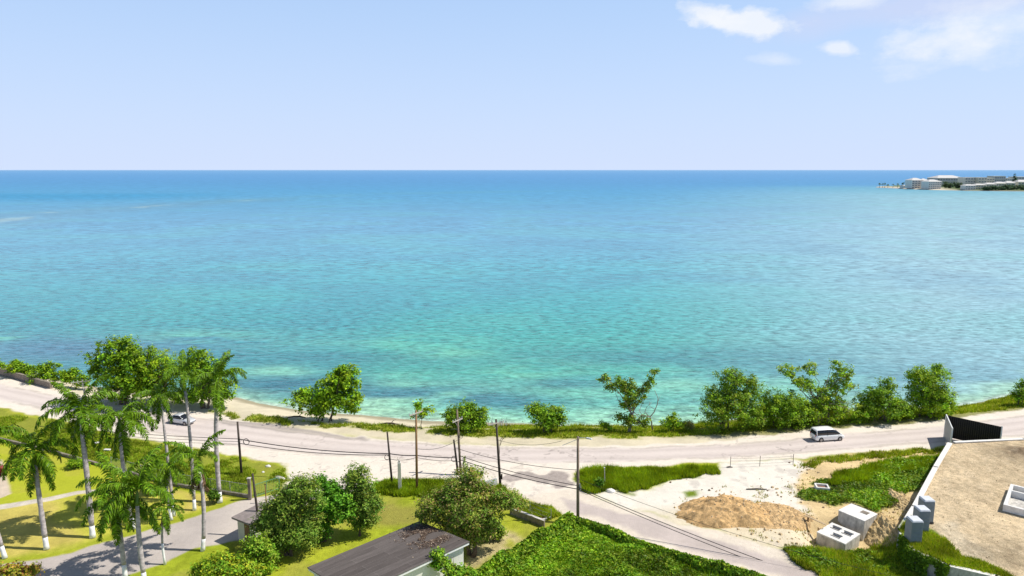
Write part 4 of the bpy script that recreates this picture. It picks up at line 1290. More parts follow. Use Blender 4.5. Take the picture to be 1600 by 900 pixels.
# dirt piles
def heap(label, c, rx, ry, h, col, seed, rocks=90, name='dirt_pile', group=None, ridge=0.0):
    n = 110
    a, b = np.meshgrid(np.linspace(-1.15, 1.15, n), np.linspace(-1.15, 1.15, n))
    rr = np.hypot(a, b) + (fbm(a * 3 + seed, b * 3, 1, 4, seed) - .5) * .5
    z = h * np.clip(1 - rr, 0, 1) ** .85 * (.8 + .45 * fbm(a * 4, b * 4 + seed, 1, 4, seed + 3)) - .06 + (fbm(a * 14, b * 14, 1, 3, seed + 6) - .5) * .38 * np.clip(1.15 - rr, 0, .5) * 2
    z = z + hfun(c[0] + a * rx, c[1] + b * ry) - c[2]
    root = empty(name, c, label, 'dirt pile', group)
    ii, jj = np.meshgrid(np.arange(n - 1), np.arange(n - 1))
    qq = np.stack([jj * n + ii, jj * n + ii + 1, (jj + 1) * n + ii + 1, (jj + 1) * n + ii], -1).reshape(-1, 4)
    tn = np.asarray(col)[None] * (.45 + 1.1 * fbm(a * 14, b * 14, 1, 4, seed + 9).ravel()[:, None])
    me = np_mesh('earth', np.stack([a * rx, b * ry, z], -1).reshape(-1, 3), qq, tn, True, {'amp': np.full(n * n, 1.3)})
    link_mesh('earth', me, M['ground'], root)
    mb = MB()
    for k in range(rocks):
        t = rng.uniform(0, 2 * PI); q = rng.random() ** .5 * 1.02
        x_, y_ = math.cos(t) * q, math.sin(t) * q
        i = int((x_ + 1.15) / 2.3 * (n - 1)); j = int((y_ + 1.15) / 2.3 * (n - 1))
        s = rng.uniform(.06, .20)
        mb.box((x_ * rx, y_ * ry, z[j, i] + s * .2), (s, s * rng.uniform(.6, 1.2), s * .7), rng.uniform(0, 3), .6)
    if rocks: tag(mb.build('rubble', M['pale_rubble'], root), kind='stuff')
    return root


M['pale_rubble'] = plain('pale_rubble', (.66, .50, .30), .95, var=.5, scale=2)
q_ = P(1135, 803)
heap('large orange gravel mound on the pale dirt beside the side road', (q_[0], q_[1], 0), 6.0, 3.5, 2.25, (.64, .42, .20), 3, 220, group='excavated earth mounds')
q_ = P(1210, 806)
heap('lower spread of orange earth between the large mound and the tanks', (q_[0], q_[1], 0), 4.4, 3.2, .8, (.63, .43, .22), 11, 160, group='excavated earth mounds')
q_ = P(1392, 832)
heap('sandy spoil heap at the foot of the retaining wall behind the toilets', (q_[0], q_[1] + .5, -.3), 2.6, 4.0, 1.3, (.64, .47, .24), 17, 50, group='excavated earth mounds')
q_ = P(1420, 785)
heap('strip of sandy spoil along the retaining wall beside the vines', (q_[0] - .6, q_[1], -.2), 1.6, 4.2, .7, (.66, .50, .27), 23, 30, group='excavated earth mounds')

def stones(name, label, poly, n, smin, smax, mat, zf, cond=None):
    p = scatter([poly], n, cond); z = zf(p[:, 0], p[:, 1])
    mb = MB()
    for (x_, y_), z_ in zip(p, z):
        q = smin + (smax - smin) * rng.random() ** 3
        mb.box((x_, y_, z_ + q * .2), (q, q * rng.uniform(.5, 1.3), q * .6), rng.uniform(0, 3), .6)
    return tag(mb.build(name, mat), label, 'gravel', kind='stuff')


M['dark_rubble'] = plain('dark_rubble', (.22, .16, .10), .95, var=.5, scale=2)
stones('gravel', 'loose stones and clods over the brown terrace fill', PLAT, 1500, .03, .13, M['pale_rubble'], zt)
stones('gravel', 'dark clods scattered over the brown terrace fill', PLAT, 40, .04, .12, M['dark_rubble'], zt)
stones('gravel', 'loose clods spilled around the foot of the orange mound', G([(1050, 802), (1075, 790), (1240, 800), (1262, 812), (1235, 830), (1150, 826), (1075, 813)]), 320, .05, .28, M['pale_rubble'], hfun)
stones('gravel', 'small stones over the sandy earth around the tanks', EARTH, 900, .05, .35, M['pale_rubble'], hfun)
stones('gravel', 'dark litter and stones on the white dirt lot', LOT, 60, .06, .30, M['dark_rubble'], hfun)
blades('dry_weeds', 'dry weed tufts dotted over the sandy earth by the tanks', [EARTH], 420, .12, .4, [(.22, .22, .05), (.16, .2, .03), (.3, .25, .1)], lambda x, y: fbm(x, y, 2.0, 3, 66) > .56)

# concrete tank on the terrace
c0, c1, c3 = P(1567, 793, PLAT_Z + .3), P(1640, 812, PLAT_Z + .3), P(1577, 760, PLAT_Z + .3)
cen, lu, lv, an = box_frame(c0, c1, c3)
r = empty('open_tank', (cen[0], cen[1], PLAT_Z - .12), 'open concrete chamber with a dividing wall set in the terrace at the right edge', 'tank', None, an)
mb = MB(); wth = .32; hh = .8
mb.box((0, -lv / 2 + wth / 2, hh / 2), (lu, wth, hh)).box((0, lv / 2 - wth / 2, hh / 2), (lu, wth, hh))
mb.box((-lu / 2 + wth / 2, 0, hh / 2 + .002), (wth, lv - 2 * wth, hh)).box((lu / 2 - wth / 2, 0, hh / 2 + .002), (wth, lv - 2 * wth, hh))
mb.build('wall', M['white_concrete'], r, bevel=.02)
MB().box((-.3, lv * .18, hh / 2 + .06), (lu - 1.2, .26, hh)).build('divider', M['white_concrete'], r, bevel=.02)
MB().box((0, 0, .09), (lu - 2 * wth, lv - 2 * wth, .06)).build('bottom', M['concrete'], r)

# black hoarding
a, b, c = P(1484, 706), P(1475, 683), P(1561, 703)
r = empty('hoarding', (b[0], b[1], 0), 'black sheet hoarding with a pale side panel and white posts facing the coast road', 'hoarding')
hh = 3.5
def panel(nm, p0, p1, mat, th=.08, z0=.15, z1=hh, off=0):
    p0 = p0 - b; p1 = p1 - b
    L_ = np.hypot(*(p1 - p0)[:2]); cc = (p0 + p1) / 2
    MB().box((cc[0], cc[1], (z0 + z1) / 2), (L_ - .12, th, z1 - z0), math.atan2(p1[1] - p0[1], p1[0] - p0[0])).build(nm, mat, r)
panel('side_panel', a, b, M['grey_sheet'])
panel('black_panel', b, c, M['black_sheet'])
for q_ in (a, b, c):
    MB().box((q_[0] - b[0], q_[1] - b[1], hh / 2 + .05), (.16, .16, hh + .1)).build('post', M['white_paint'], r, bevel=.01)
def rail(p0, p1, z):
    p0 = p0 - b; p1 = p1 - b
    L_ = np.hypot(*(p1 - p0)[:2]); cc = (p0 + p1) / 2
    MB().box((cc[0], cc[1], z), (L_ - .18, .12, .1), math.atan2(p1[1] - p0[1], p1[0] - p0[0])).build('top_rail', M['white_paint'], r)
rail(a, b, hh + .055)
mb = MB()
for k in range(26):  # corrugations of the sheet
    q_ = (b + (c - b) * (k + .5) / 26) - b
    mb.box((q_[0], q_[1] - .065, 1.9), (.06, .03, 3.2), math.atan2(c[1] - b[1], c[0] - b[0]))
mb.build('ribs', M['trim'], r)

# portable toilets
labs = ['rear portable toilet of the three, farthest up the retaining wall', 'middle portable toilet of the three on the terrace corner', 'front portable toilet of the three, whole grey back visible above the grass']
pos = [(1450, 817), (1442.5, 833), (1431, 851)]
wdt, dp, hh = 1.14, 1.2, 2.6
t0 = None
for k, (px, py) in enumerate(pos):
    q_ = P(px, py, PLAT_Z)
    if t0 is None:
        t0 = empty('portable_toilet', (q_[0], q_[1] + dp / 2, PLAT_Z - .1), labs[k], 'portable toilet', 'portable toilets on the terrace corner')
        MB().box((0, 0, .09), (wdt + .1, dp + .1, .16)).build('skid', M['trim'], t0, bevel=.02)
        MB().box((0, 0, .17 + hh * .44), (wdt, dp, hh * .88)).build('cabin', M['toilet'], t0, bevel=.06)
        MB().box((0, 0, .17 + hh * .885 + .11), (wdt + .05, dp + .05, .2), 0, .86).build('roof', M['toilet_roof'], t0, bevel=.06)
        mb = MB()
        for z_ in (.55, .95, 1.35, 1.75): mb.box((0, -dp / 2 - .012, z_), (wdt * .72, .03, .06))
        mb.build('back_ribs', M['toilet'], t0)
        MB().box((wdt / 2 + .02, 0, 1.2), (.04, dp * .72, 1.9)).build('door', M['toilet_roof'], t0, bevel=.01)
        MB().box((wdt / 2 + .06, -dp * .26, 1.15), (.04, .06, .2)).build('handle', M['trim'], t0)
    else:
        c_ = t0.copy(); COL.objects.link(c_); c_.location = (q_[0], q_[1] + dp / 2, PLAT_Z - .1); c_['label'] = labs[k]
        for ch in list(t0.children):
            d_ = ch.copy(); COL.objects.link(d_); d_.parent = c_


# ------------------------------------------------------------------ utility poles
def pole(label, base, top, r=.14, mat='wood', arm=None, extra=None, name='utility_pole', cat='utility pole', group='utility poles'):
    B = P(*base); B[2] = gz(B) if B[1] > 50 else 0
    D = depth_of(B); T = W(top[0], top[1], D) - B
    root = empty(name, B, label, cat, group)
    MB().tube([(0, 0, -.2), T * .5, T], [r * 1.1, r, r * .8], 10).build('post', M[mat], root, True)
    if arm:
        (z_, dx, dy, half, am) = arm
        c_ = T * z_
        d_ = np.array([dx, dy, 0]) / math.hypot(dx, dy)
        MB().box(tuple(c_ + [0, -.16, 0]), (half * 2, .11, .14), math.atan2(dy, dx)).build('crossarm', M[am], root, bevel=.01)
        for s in (-.92, -.45, .45, .92):
            p_ = c_ + d_ * half * s + [0, -.16, .07]
            MB().tube([p_, p_ + [0, 0, .1], p_ + [0, 0, .14], p_ + [0, 0, .24]], [.03, .03, .075, .04], 8).build('insulator', M['porcelain'], root)
        for s in (-1, 1):
            MB().tube([c_ + d_ * half * .55 * s + [0, -.2, -.05], c_ + [0, -.17, -.7]], .025, 6).build('brace', M['galv'], root)
    if extra: extra(root, T, B, D)
    return B, T + B, D, root


def bolts_coil(at_, rad):
    def f(root, T, B, D):
        for t, dx in at_:
            c = T * t + np.array([dx, -.1, 0])
            MB().tube([c + [math.cos(a) * rad, .02 * a, math.sin(a) * rad * 1.15] for a in np.linspace(0, 4 * PI, 26)], .028, 5).build('cable_coil', M['cable'], root)
            MB().tube([T * t, c + [-.25 * np.sign(dx), 0, rad]], .025, 5).build('bracket', M['galv'], root)
    return f


pa = pole('black leaning pole on the verge with a cable coil, nearest the tallest palm', (377.5, 741), (371, 659), .15, 'dark_wood', extra=bolts_coil([(.62, .95)], .38))
pb = pole('short black pole rising in front of the gate hut roof', (407, 838), (394.5, 740), .13, 'dark_wood')
pc = pole('black pole with a cable loop left of the white concrete post', (613, 758), (605, 675), .13, 'dark_wood', extra=bolts_coil([(.52, -.35)], .3))
pe = pole('brown pole with a single bleached tilted crossarm in the unmown grass', (651.5, 767), (650, 641), .15, 'brown_wood', arm=(.965, .65, .76, 1.1, 'grey_wood'))
pf = pole('short black pole leaning against the taller pole behind the flowering tree', (716, 742), (709, 687), .14, 'dark_wood', extra=bolts_coil([(.45, -.3), (.3, .25)], .35))


def steps_(root, T, B, D):
    for k in range(9):
        c = T * (.35 + .05 * k)
        MB().box(tuple(c + [(-1) ** k * .17, -.05, 0]), (.16, .04, .04)).build('climbing_step', M['galv'], root)
    c = T * .60
    MB().tube([c + [.35 + math.cos(a) * .22, -.1, math.sin(a) * .3] for a in np.linspace(0, 4 * PI, 22)], .03, 5).build('cable_coil', M['cable'], root)


pg = pole('tall grey pole with climbing steps and a pale crossarm behind the flowering tree', (720, 742), (714, 640), .15, 'wood', arm=(.84, -.62, -.78, .95, 'grey_wood'), extra=steps_)


def cutouts(root, T, B, D):
    for k, dx in enumerate((-.55, .65, 1.25)):
        c = T * .945 + np.array([dx, -.35, .15])
        MB().tube([c + [0, 0, .35], c + [0, 0, -.35]], .05, 6).build('fuse_cutout', M['porcelain'], root)
        MB().tube([c + [0, 0, .35], c + [.12, 0, .75]], .015, 5).build('lead', M['cable'], root)
        MB().tube([c + [math.cos(a) * .16, -.05, math.sin(a) * .3 - .1] for a in np.linspace(0, 2 * PI, 12)], .02, 5).build('loop', M['cable'], root)
    for dx in (.55, .85):
        MB().tube([T * .45 + [.12, 0, 0], T * .60 + [.25, 0, 0], T * .68 + [dx * .7, 0, .1], T * .73 + [dx * 1.3, 0, .25]], .03, 6).build('guy_wire', M['cable'], root)
    MB().box(tuple(T * .15 + [.25, -.05, 0]), (.18, .2, .7)).build('meter_box', M['dark_wood'], root, bevel=.01)


ph = pole('dark pole with fuse cutouts and drooping leads at the mouth of the side road', (782, 760), (775, 655), .16, 'dark_wood', arm=(.945, .85, .5, 1.15, 'grey_wood'), extra=cutouts)


def lampx(root, T, B, D):
    MB().tube([T * .985, T * .985 + np.array([.55, -.3, .12]), T * .985 + np.array([.95, -.5, .18])], .045, 8).build('lamp_arm', M['galv'], root)
    MB().box(tuple(T * .985 + np.array([1.2, -.6, .17])), (.75, .3, .14), -.5, .8).build('lamp_head', M['porcelain'], root, bevel=.03)
    MB().tube([T * .97, T * .97 + np.array([-.9, -.3, -.25]), T * .97 + np.array([-1.8, -.4, -.6])], .035, 6).build('service_arm', M['galv'], root)
    MB().box(tuple(T * .42 + np.array([.2, -.05, 0])), (.14, .16, .8)).build('conduit', M['galv'], root)


pi_ = pole('street lamp on a dark timber post between the vine hedge and the weed island', (903, 818), (903, 682), .17, 'wood', extra=lampx, name='street_lamp', cat='street lamp')
pj = pole('pale pole with crossarm rising behind the sunlit palm crown at the left', (136, 640), (128, 592), .13, 'grey_wood', arm=(.92, .9, .45, 1.3, 'grey_wood'))
# white concrete post
B = P(625, 768); D = depth_of(B); T = W(624, 719, D) - B
r = empty('concrete_post', B, 'square white concrete post between the two poles in the unmown grass', 'post')
MB().box((0, 0, T[2] / 2), (.42, .42, T[2]), .2, .96).build('shaft', M['white_concrete'], r, bevel=.03)
MB().box((0, 0, T[2] + .12), (.26, .26, .24), .2).build('cap', M['concrete'], r, bevel=.02)
MB().tube([(0, 0, T[2] + .2), (-.25, 0, T[2] + .5), (-.15, 0, T[2] + .65)], .02, 5).build('rod', M['cable'], r)
# vine stub beside the pole, small white sign
B = P(724, 738); D = depth_of(B)
r = empty('guy_stub', B, 'thin stub post wrapped in creeper right of the pole pair', 'post')
T = W(726, 713, D) - B
MB().tube([(0, 0, 0), T * .6 + [-.1, 0, 0], T], [.07, .06, .05], 6).build('stick', M['wood'], r)
n_ = 160; t_ = rng.random(n_); c = T[None] * t_[:, None] + rng.normal(size=(n_, 3)) * .13
v, f = leaf_quads(c, rng.normal(size=c.shape) + [0, -.5, .5], np.full(n_, .22))
link_mesh('leaves', np_mesh('stub_leaves', v, f, np.repeat(pal_pick(GREENS, n_), 4, 0)), M['leaf'], r)
B = P(766, 768); D = depth_of(B)
r = empty('sign_board', B, 'blank white board on short posts half hidden behind the flowering mango', 'sign', None, .5)
MB().box((0, 0, 1.15), (1.9, .06, .9)).build('board', M['white_paint'], r, bevel=.01)
for s in (-.75, .75): MB().box((s, .07, .8), (.09, .08, 1.6)).build('post', M['galv'], r)
B = P(945, 758); D = depth_of(B); T = W(944.5, 731, D) - B
r = empty('marker_post', B, 'thin pale marker post standing in the weed island', 'post')
MB().tube([(0, 0, 0), T], [.06, .05], 6).build('stake', M['grey_wood'], r); MB().box(tuple(T + [0, 0, .03]), (.16, .16, .06)).build('cap', M['white_paint'], r)


# cables
def cable(label, a, b, sag, r=.035, n=24):
    a = np.array(a); b = np.array(b)
    pts = [a + (b - a) * t - np.array([0, 0, 4 * sag * t * (1 - t)]) - a for t in np.linspace(0, 1, n)]
    o = MB().tube(pts, r, 5).build('power_cable', M['cable'], None, True)
    o.location = Vector(a)
    return tag(o, label, 'cable', 'overhead cables')


def on(pl, t, dx=0.0, dz=0.0):
    B, T, D, _ = pl
    return B + (T - B) * t + np.array([dx, -.12, dz])


farL = W(-60, 652, 118.0)
cable('thick cable from the left edge along the road to the leaning black pole', farL, on(pa, .68), .5, .04)
cable('lower thin cable from the left edge to the leaning black pole', farL - [0, 0, .5], on(pa, .63), .6, .03)
cable('lowest thin cable from the left edge behind the tall palms', farL - [0, 0, .9], on(pa, .58), .7, .025)
cable('thick cable between the leaning black pole and the pole with the cable loop', on(pa, .68), on(pc, .60), .45, .06)
cable('second thick cable just below it between the same two black poles', on(pa, .60), on(pc, .575), .5, .045)
cable('thick bundled cable from the looped pole to the brown crossarm pole', on(pc, .60), on(pe, .445), .1, .06)
cable('lower slack cable from the looped pole to the brown crossarm pole', on(pc, .50), on(pe, .42), .25, .03)
cable('thick bundled cable from the brown crossarm pole to the pole pair', on(pe, .445), on(pf, .50), .08, .06)
cable('lower slack cable from the brown crossarm pole to the pole pair', on(pe, .42), on(pf, .42), .2, .03)
cable('thin high cable from the brown crossarm pole to the tall stepped pole', on(pe, .53), on(pg, .55), .6, .025)
cable('upper cable from the tall stepped pole down to the street lamp', on(pg, .40), on(pi_, .62), .5, .03)
cable('middle cable from the tall stepped pole down to the street lamp', on(pg, .30), on(pi_, .44), .35, .04)
cable('lowest thick cable from the tall stepped pole down to the street lamp', on(pg, .24), on(pi_, .40), .35, .05)
farR = W(1460, 968, 66.0)
cable('thick cable from the street lamp along the side road to the lower right', on(pi_, .42), farR, .55, .04)
cable('second thick cable from the street lamp along the side road, slightly lower', on(pi_, .40), farR - [.4, 0, .45], .6, .035)
cable('thin cable from the street lamp crossing above the orange mound', on(pi_, .52), W(1460, 915, 66.0), .9, .02)
cable('thin service wire from the lamp arm toward the fuse cutout pole', on(pi_, .955, -1.8), on(ph, .70), .6, .02)

# ------------------------------------------------------------------ fences, small walls
def chain_fence(label, pts, h, post_mat, wire_mat, gap=3.0, net=.28, r=.012, name='chain_link_fence', wires=None, z0=0.0):
    o0 = np.array(pts[0])
    root = empty(name, o0, label, 'fence')
    net_mb = MB(); rail_mb = MB()
    for a, b in zip(pts[:-1], pts[1:]):
        a = np.array(a) - o0; b = np.array(b) - o0
        L_ = np.hypot(*(b - a)[:2]); d = (b - a) / L_
        k = max(1, round(L_ / gap))
        for i in range(k + 1):
            q = a + (b - a) * i / k
            MB().tube([q + [0, 0, -.1], q + [0, 0, h + .05 + z0]], .035, 6).build('fence_post', post_mat, root)
        if wires:
            for z_ in wires: rail_mb.tube([a + [0, 0, z_], (a + b) / 2 + [0, 0, z_ - .05], b + [0, 0, z_]], .014, 4)
            continue
        rail_mb.tube([a + [0, 0, h + z0], b + [0, 0, h + z0]], .025, 5)
        s = -h
        while s < L_:
            for sg in (1, -1):
                x0, x1 = (s, s + h) if sg > 0 else (s + h, s)
                zz0, zz1 = 0, h
                def cl(x0, x1):
                    t0, t1 = 0.0, 1.0
                    dx = x1 - x0
                    for lo in (0,):
                        t = (lo - x0) / dx
                        if dx > 0: t0 = max(t0, t)
                        else: t1 = min(t1, t)
                    t = (L_ - x0) / dx
                    if dx > 0: t1 = min(t1, t)
                    else: t0 = max(t0, t)
                    return t0, t1
                t0_, t1_ = cl(x0, x1)
                if t1_ - t0_ > .02:
                    f = lambda t: a + d * (x0 + (x1 - x0) * t) + np.array([0, 0, zz0 + (zz1 - zz0) * t + z0])
                    net_mb.tube([f(t0_), f(t1_)], r, 3, cap=False)
            s += net
    if net_mb.v: net_mb.build('netting', wire_mat, root)
    rail_mb.build('rail' if not wires else 'wire', post_mat, root)
    return root


M['green_wire'] = plain('green_wire', (.10, .30, .16), .5, var=.2)
lw = G([(-40, 678), (77, 706), (175, 733), (270, 759), (330, 768), (391, 778)])
wall_run('boundary_wall', 'low dark boundary wall running behind the palms to the gate', lw, -.2, .32, .24, M['old_concrete'], M['old_concrete'], .06)
chain_fence('green chain link fence on top of the low boundary wall', [q_ + [0, 0, .38] for q_ in lw[2:]], 1.35, M['galv'], M['green_wire'])
# gate: two leaves standing open by the hut
for (p0, p1, lab) in ((P(397, 777), P(437, 764), 'left leaf of the green mesh gate, standing open beside the black pole'),):
    g = empty('mesh_gate', p0, lab, 'gate')
    b_ = p1 - p0
    mb = MB()
    for za, zb_ in ((.12, .12), (1.6, 1.6)): mb.tube([np.array([0, 0, za]), b_ + [0, 0, zb_]], .04, 6)
    for t in (0, .5, 1): mb.tube([b_ * t + [0, 0, .1], b_ * t + [0, 0, 1.62]], .04, 6)
    mb.build('gate_frame', M['green_wire'], g)
    mb = MB(); L_ = np.hypot(*b_[:2])
    for k in range(int(L_ / .22)):
        t = (k + .5) / int(L_ / .22)
        mb.tube([b_ * t + [0, 0, .15], b_ * t + [0, 0, 1.57]], .012, 3)
    for z_ in np.arange(.35, 1.5, .22): mb.tube([np.array([0, 0, z_]), b_ + [0, 0, z_]], .012, 3)
    mb.build('netting', M['green_wire'], g)
B = P(391, 780)
r = empty('gate_pillar', B, 'weathered square gate pillar at the end of the boundary wall', 'pillar')
MB().box((0, 0, 1.35), (.34, .34, 2.7)).build('shaft', M['old_concrete'], r, bevel=.02); MB().box((0, 0, 2.75), (.42, .42, .1)).build('cap', M['concrete'], r, bevel=.01)
B = P(416, 785)
r = empty('gate_pillar', B, 'rusty steel gate post beside the tree at the gate', 'pillar')
MB().tube([(0, 0, 0), (0, 0, 2.3)], .07, 8).build('shaft', M['brown_wood'], r); MB().box((0, 0, 2.33), (.18, .18, .06)).build('cap', M['dark_wood'], r)
chain_fence('wire fence with thin posts across the pale dirt lot', G([(1141, 730), (1187, 729), (1239, 726)]), 1.5, M['dark_wood'], M['cable'], gap=30, wires=(.45, .9, 1.25), name='wire_fence')
chain_fence('wire fence with two thin posts beside the drain covers', G([(828, 803), (861, 816)]), 1.6, M['galv'], M['galv'], gap=30, wires=(.5, 1.0, 1.5), name='wire_fence')
wall_run('drain_wall', 'short dark wall at the edge of the striped lawn by the drain covers', G([(798, 803), (850, 823)]), -.2, .75, .25, M['old_concrete'], M['concrete'], .06)
wall_run('yard_wall', 'thin white kerb line along the unmown grass between the poles and the yard', G([(575, 762), (625, 757), (700, 752)]), -.1, .12, .15, M['white_concrete'])
# stone wall on the left
sw = G([(-60, 568), (0, 583), (40, 595), (80, 607)])
wall_run('stone_wall', 'low weathered stone wall between the coast road and the bushes on the left', sw, -.3, 1.05, .4, M['stone'], M['old_concrete'], .1)


# drain covers and slabs
def cover(label, px, py, sx_, sy_, rz, inner, z=0.0, h=.18):
    B = P(px, py, z); B[2] = gz(B)
    r = empty('drain_cover', B, label, 'drain cover', 'concrete drain covers', rz)
    mb = MB(); t = .18
    mb.box((0, -sy_ / 2 + t / 2, h / 2), (sx_, t, h)).box((0, sy_ / 2 - t / 2, h / 2), (sx_, t, h))
    mb.box((-sx_ / 2 + t / 2, 0, h / 2 - .003), (t, sy_ - 2 * t, h)).box((sx_ / 2 - t / 2, 0, h / 2 - .003), (t, sy_ - 2 * t, h))
    mb.build('frame', M['white_concrete'], r)
    MB().box((0, 0, h * .3), (sx_ - 2 * t, sy_ - 2 * t, h * .6)).build('lid', M[inner], r)
    return r


M['rust'] = plain('rusty_plate', (.28, .16, .11), .9, var=.4)
cover('grey lidded drain cover beside the side road', 834, 800, 1.1, 1.1, .5, 'concrete')
cover('larger drain cover with a brown plate beside the vine hedge', 848, 809, 1.6, 1.3, .5, 'rust')
cover('concrete frame with brown plate among the weeds on the right', 1284, 765, 1.6, 1.3, -.2, 'rust', h=.55)
M['sack'] = plain('pale_sack', (.75, .73, .70), .8, var=.15)


def lump(name, label, px, py, s, mat, cat, sq=.6, rz=0.0, group=None, z=None):
    B = P(px, py); B[2] = gz(B) if z is None else z
    bm = bmesh.new()
    bmesh.ops.create_icosphere(bm, subdivisions=2, radius=1)
    for v_ in bm.verts:
        k = 1 + .35 * (float(fbm(v_.co.x * 2 + px, v_.co.y * 2 + v_.co.z, 1, 3, 3)) - .5)
        v_.co = Vector((v_.co.x * s[0] * k, v_.co.y * s[1] * k, max(v_.co.z * s[2] * k, -.1)))
    me = bpy.data.meshes.new(name); bm.to_mesh(me); bm.free()
    o = link_mesh(name, me, mat, None, B)
    o.rotation_euler = (0, 0, rz)
    return tag(o, label, cat, group)


lump('rock', 'white rock at the foot of the orange earth spread', 1204, 814, (.35, .3, .35), M['sack'], 'rock')
lump('rock', 'larger pale rock on the verge beside the gate', 419, 729, (.4, .25, .25), M['sack'], 'rock')
lump('rock', 'small pale rock on the verge nearer the leaning black pole', 411, 738, (.2, .2, .15), M['sack'], 'rock')
lump('rock', 'flat sandy boulder in the grass by the green gate', 437, 747, (.9, .4, .25), M['concrete'], 'rock', rz=-.4)
lump('rock', 'pale boulder at the tip of the weed island by the street lamp', 953, 768, (.7, .5, .35), M['white_concrete'], 'rock', rz=-.3)
for (px, py, lab, rz) in ((150, 694, 'broken white slab lying on the verge behind the sunlit palm', .3), (168, 705, 'second white slab lower on the verge nearer the drooping palm', -.1)):
    B = P(px, py); B[2] = gz(B)
    tag(MB().box((0, 0, .2), (.95, .45, .16), rz).build('slab', M['sack'], None, bevel=.03), lab, 'slab').location = Vector(B)
for (px, py, ln, lab, rz) in ((1182, 765, 2.6, 'dark timber lying on the pale dirt behind the large mound', -.12), (1140, 731, .8, 'dark scrap of wood at the foot of the wire fence', -.5)):
    B = P(px, py); B[2] = gz(B)
    tag(MB().tube([(-ln / 2, 0, .1), (0, .03, .13), (ln / 2, 0, .08)], [.07, .09, .05], 6).build('timber_scrap', M['dark_wood'], None), lab, 'timber').location = Vector(B)
for (px, py, lab) in ((463, 652, 'bleached driftwood log on the sand left of the sea almond'), (607, 662, 'grey driftwood branch on the beach behind the brown pole')):
    B = P(px, py); B[2] = gz(B) + .05
    r = empty('driftwood', B, lab, 'driftwood')
    MB().tube([(-1.5, 0, .1), (-.4, .15, .25), (.6, 0, .3), (1.6, -.1, .12)], [.08, .13, .14, .06], 7).build('log', M['bark'], r, True)
    MB().tube([(.4, 0, .3), (.8, .2, .7), (1.2, .25, .8)], [.07, .05, .02], 6).build('branch', M['bark'], r, True)


# ------------------------------------------------------------------ buildings near
# grey roofed house
ZR = 3.3
c0 = P(735, 846, 4.5); cF = P(655, 814, ZR); cL = P(495, 880, ZR)
u = (cL - cF)[:2]; lu = np.hypot(*u); u = u / lu
v = np.array([u[1], -u[0]])
if np.dot((c0 - cF)[:2], v) < 0: v = -v
lv = float(np.dot((c0 - cF)[:2], v))
lu_, lv_ = lu + 1.0, lv
# axes: u along the long left eave, v toward the right gable
cen = cF[:2] + u * lu_ / 2 + v * lv_ / 2
hs_ = empty('house', (cen[0], cen[1], 0), 'low white house with a flat dark grey felt roof in the bottom centre', 'house', None, math.atan2(u[1], u[0]))
s_ = 1 if (u[0] * v[1] - u[1] * v[0]) > 0 else -1
SL = 1.2 / lv_
hx_, hy_ = (lu_ - .9) / 2, (lv_ - .9) / 2
zw = lambda y: 3.9 + SL * y * s_ - .35
mb = MB()
mb.add([(x, y, z) for z in (0, 1) for x, y in ((-hx_, -hy_), (hx_, -hy_), (hx_, hy_), (-hx_, hy_))], [(3, 2, 1, 0), (4, 5, 6, 7), (0, 1, 5, 4), (1, 2, 6, 5), (2, 3, 7, 6), (3, 0, 4, 7)])
mb.v = [(x, y, z * zw(y)) for x, y, z in mb.v]
mb.build('wall', M['house_white'], hs_)
fo = MB().box((0, 0, -.2), (lu_ - .1, lv_ - .1, .22)).build('fascia', M['white_paint'], hs_, bevel=.02)
fo.location = (0, 0, 3.9); fo.rotation_euler = (s_ * math.atan(SL), 0, 0)
m, nt, b = new_mat('felt_roof')
tc = N(nt, 'ShaderNodeTexCoord')
mp = N(nt, 'ShaderNodeMapping'); mp.inputs['Scale'].default_value = (.35, 2.2, 1)
nt.links.new(tc.outputs['Object'], mp.inputs[0])
n1 = N(nt, 'ShaderNodeTexNoise', Scale=1.0, Detail=8.0, Roughness=.65); nt.links.new(mp.outputs[0], n1.inputs['Vector'])
n2 = N(nt, 'ShaderNodeTexNoise', Scale=22.0, Detail=4.0); nt.links.new(tc.outputs['Object'], n2.inputs['Vector'])
br = N(nt, 'ShaderNodeTexBrick', Scale=1.0); br.inputs['Brick Width'].default_value = 6.0; br.inputs['Row Height'].default_value = 1.0
br.inputs['Mortar Size'].default_value = .012; br.inputs['Color1'].default_value = (.095, .080, .074, 1); br.inputs['Color2'].default_value = (.135, .116, .108, 1); br.inputs['Mortar'].default_value = (.20, .175, .165, 1)
nt.links.new(tc.outputs['Object'], br.inputs['Vector'])
ad = N(nt, 'ShaderNodeMath', operation='MULTIPLY'); nt.links.new(n1.outputs['Fac'], ad.inputs[0]); nt.links.new(n2.outputs['Fac'], ad.inputs[1])
mr = N(nt, 'ShaderNodeMapRange'); nt.links.new(ad.outputs[0], mr.inputs[0]); mr.inputs[1].default_value = .1; mr.inputs[2].default_value = .42; mr.inputs[3].default_value = .72; mr.inputs[4].default_value = 1.4
mx = N(nt, 'ShaderNodeVectorMath', operation='SCALE'); nt.links.new(br.outputs['Color'], mx.inputs[0]); nt.links.new(mr.outputs[0], mx.inputs['Scale'])
nt.links.new(mx.outputs[0], b.inputs['Base Color']); b.inputs['Roughness'].default_value = .85; b.inputs['Specular IOR Level'].default_value = .2
ro = MB().box((0, 0, -.035), (lu_, lv_, .1)).build('roof', m, hs_, bevel=.02)
ro.location = (0, 0, 3.9); ro.rotation_euler = (s_ * math.atan(SL), 0, 0)
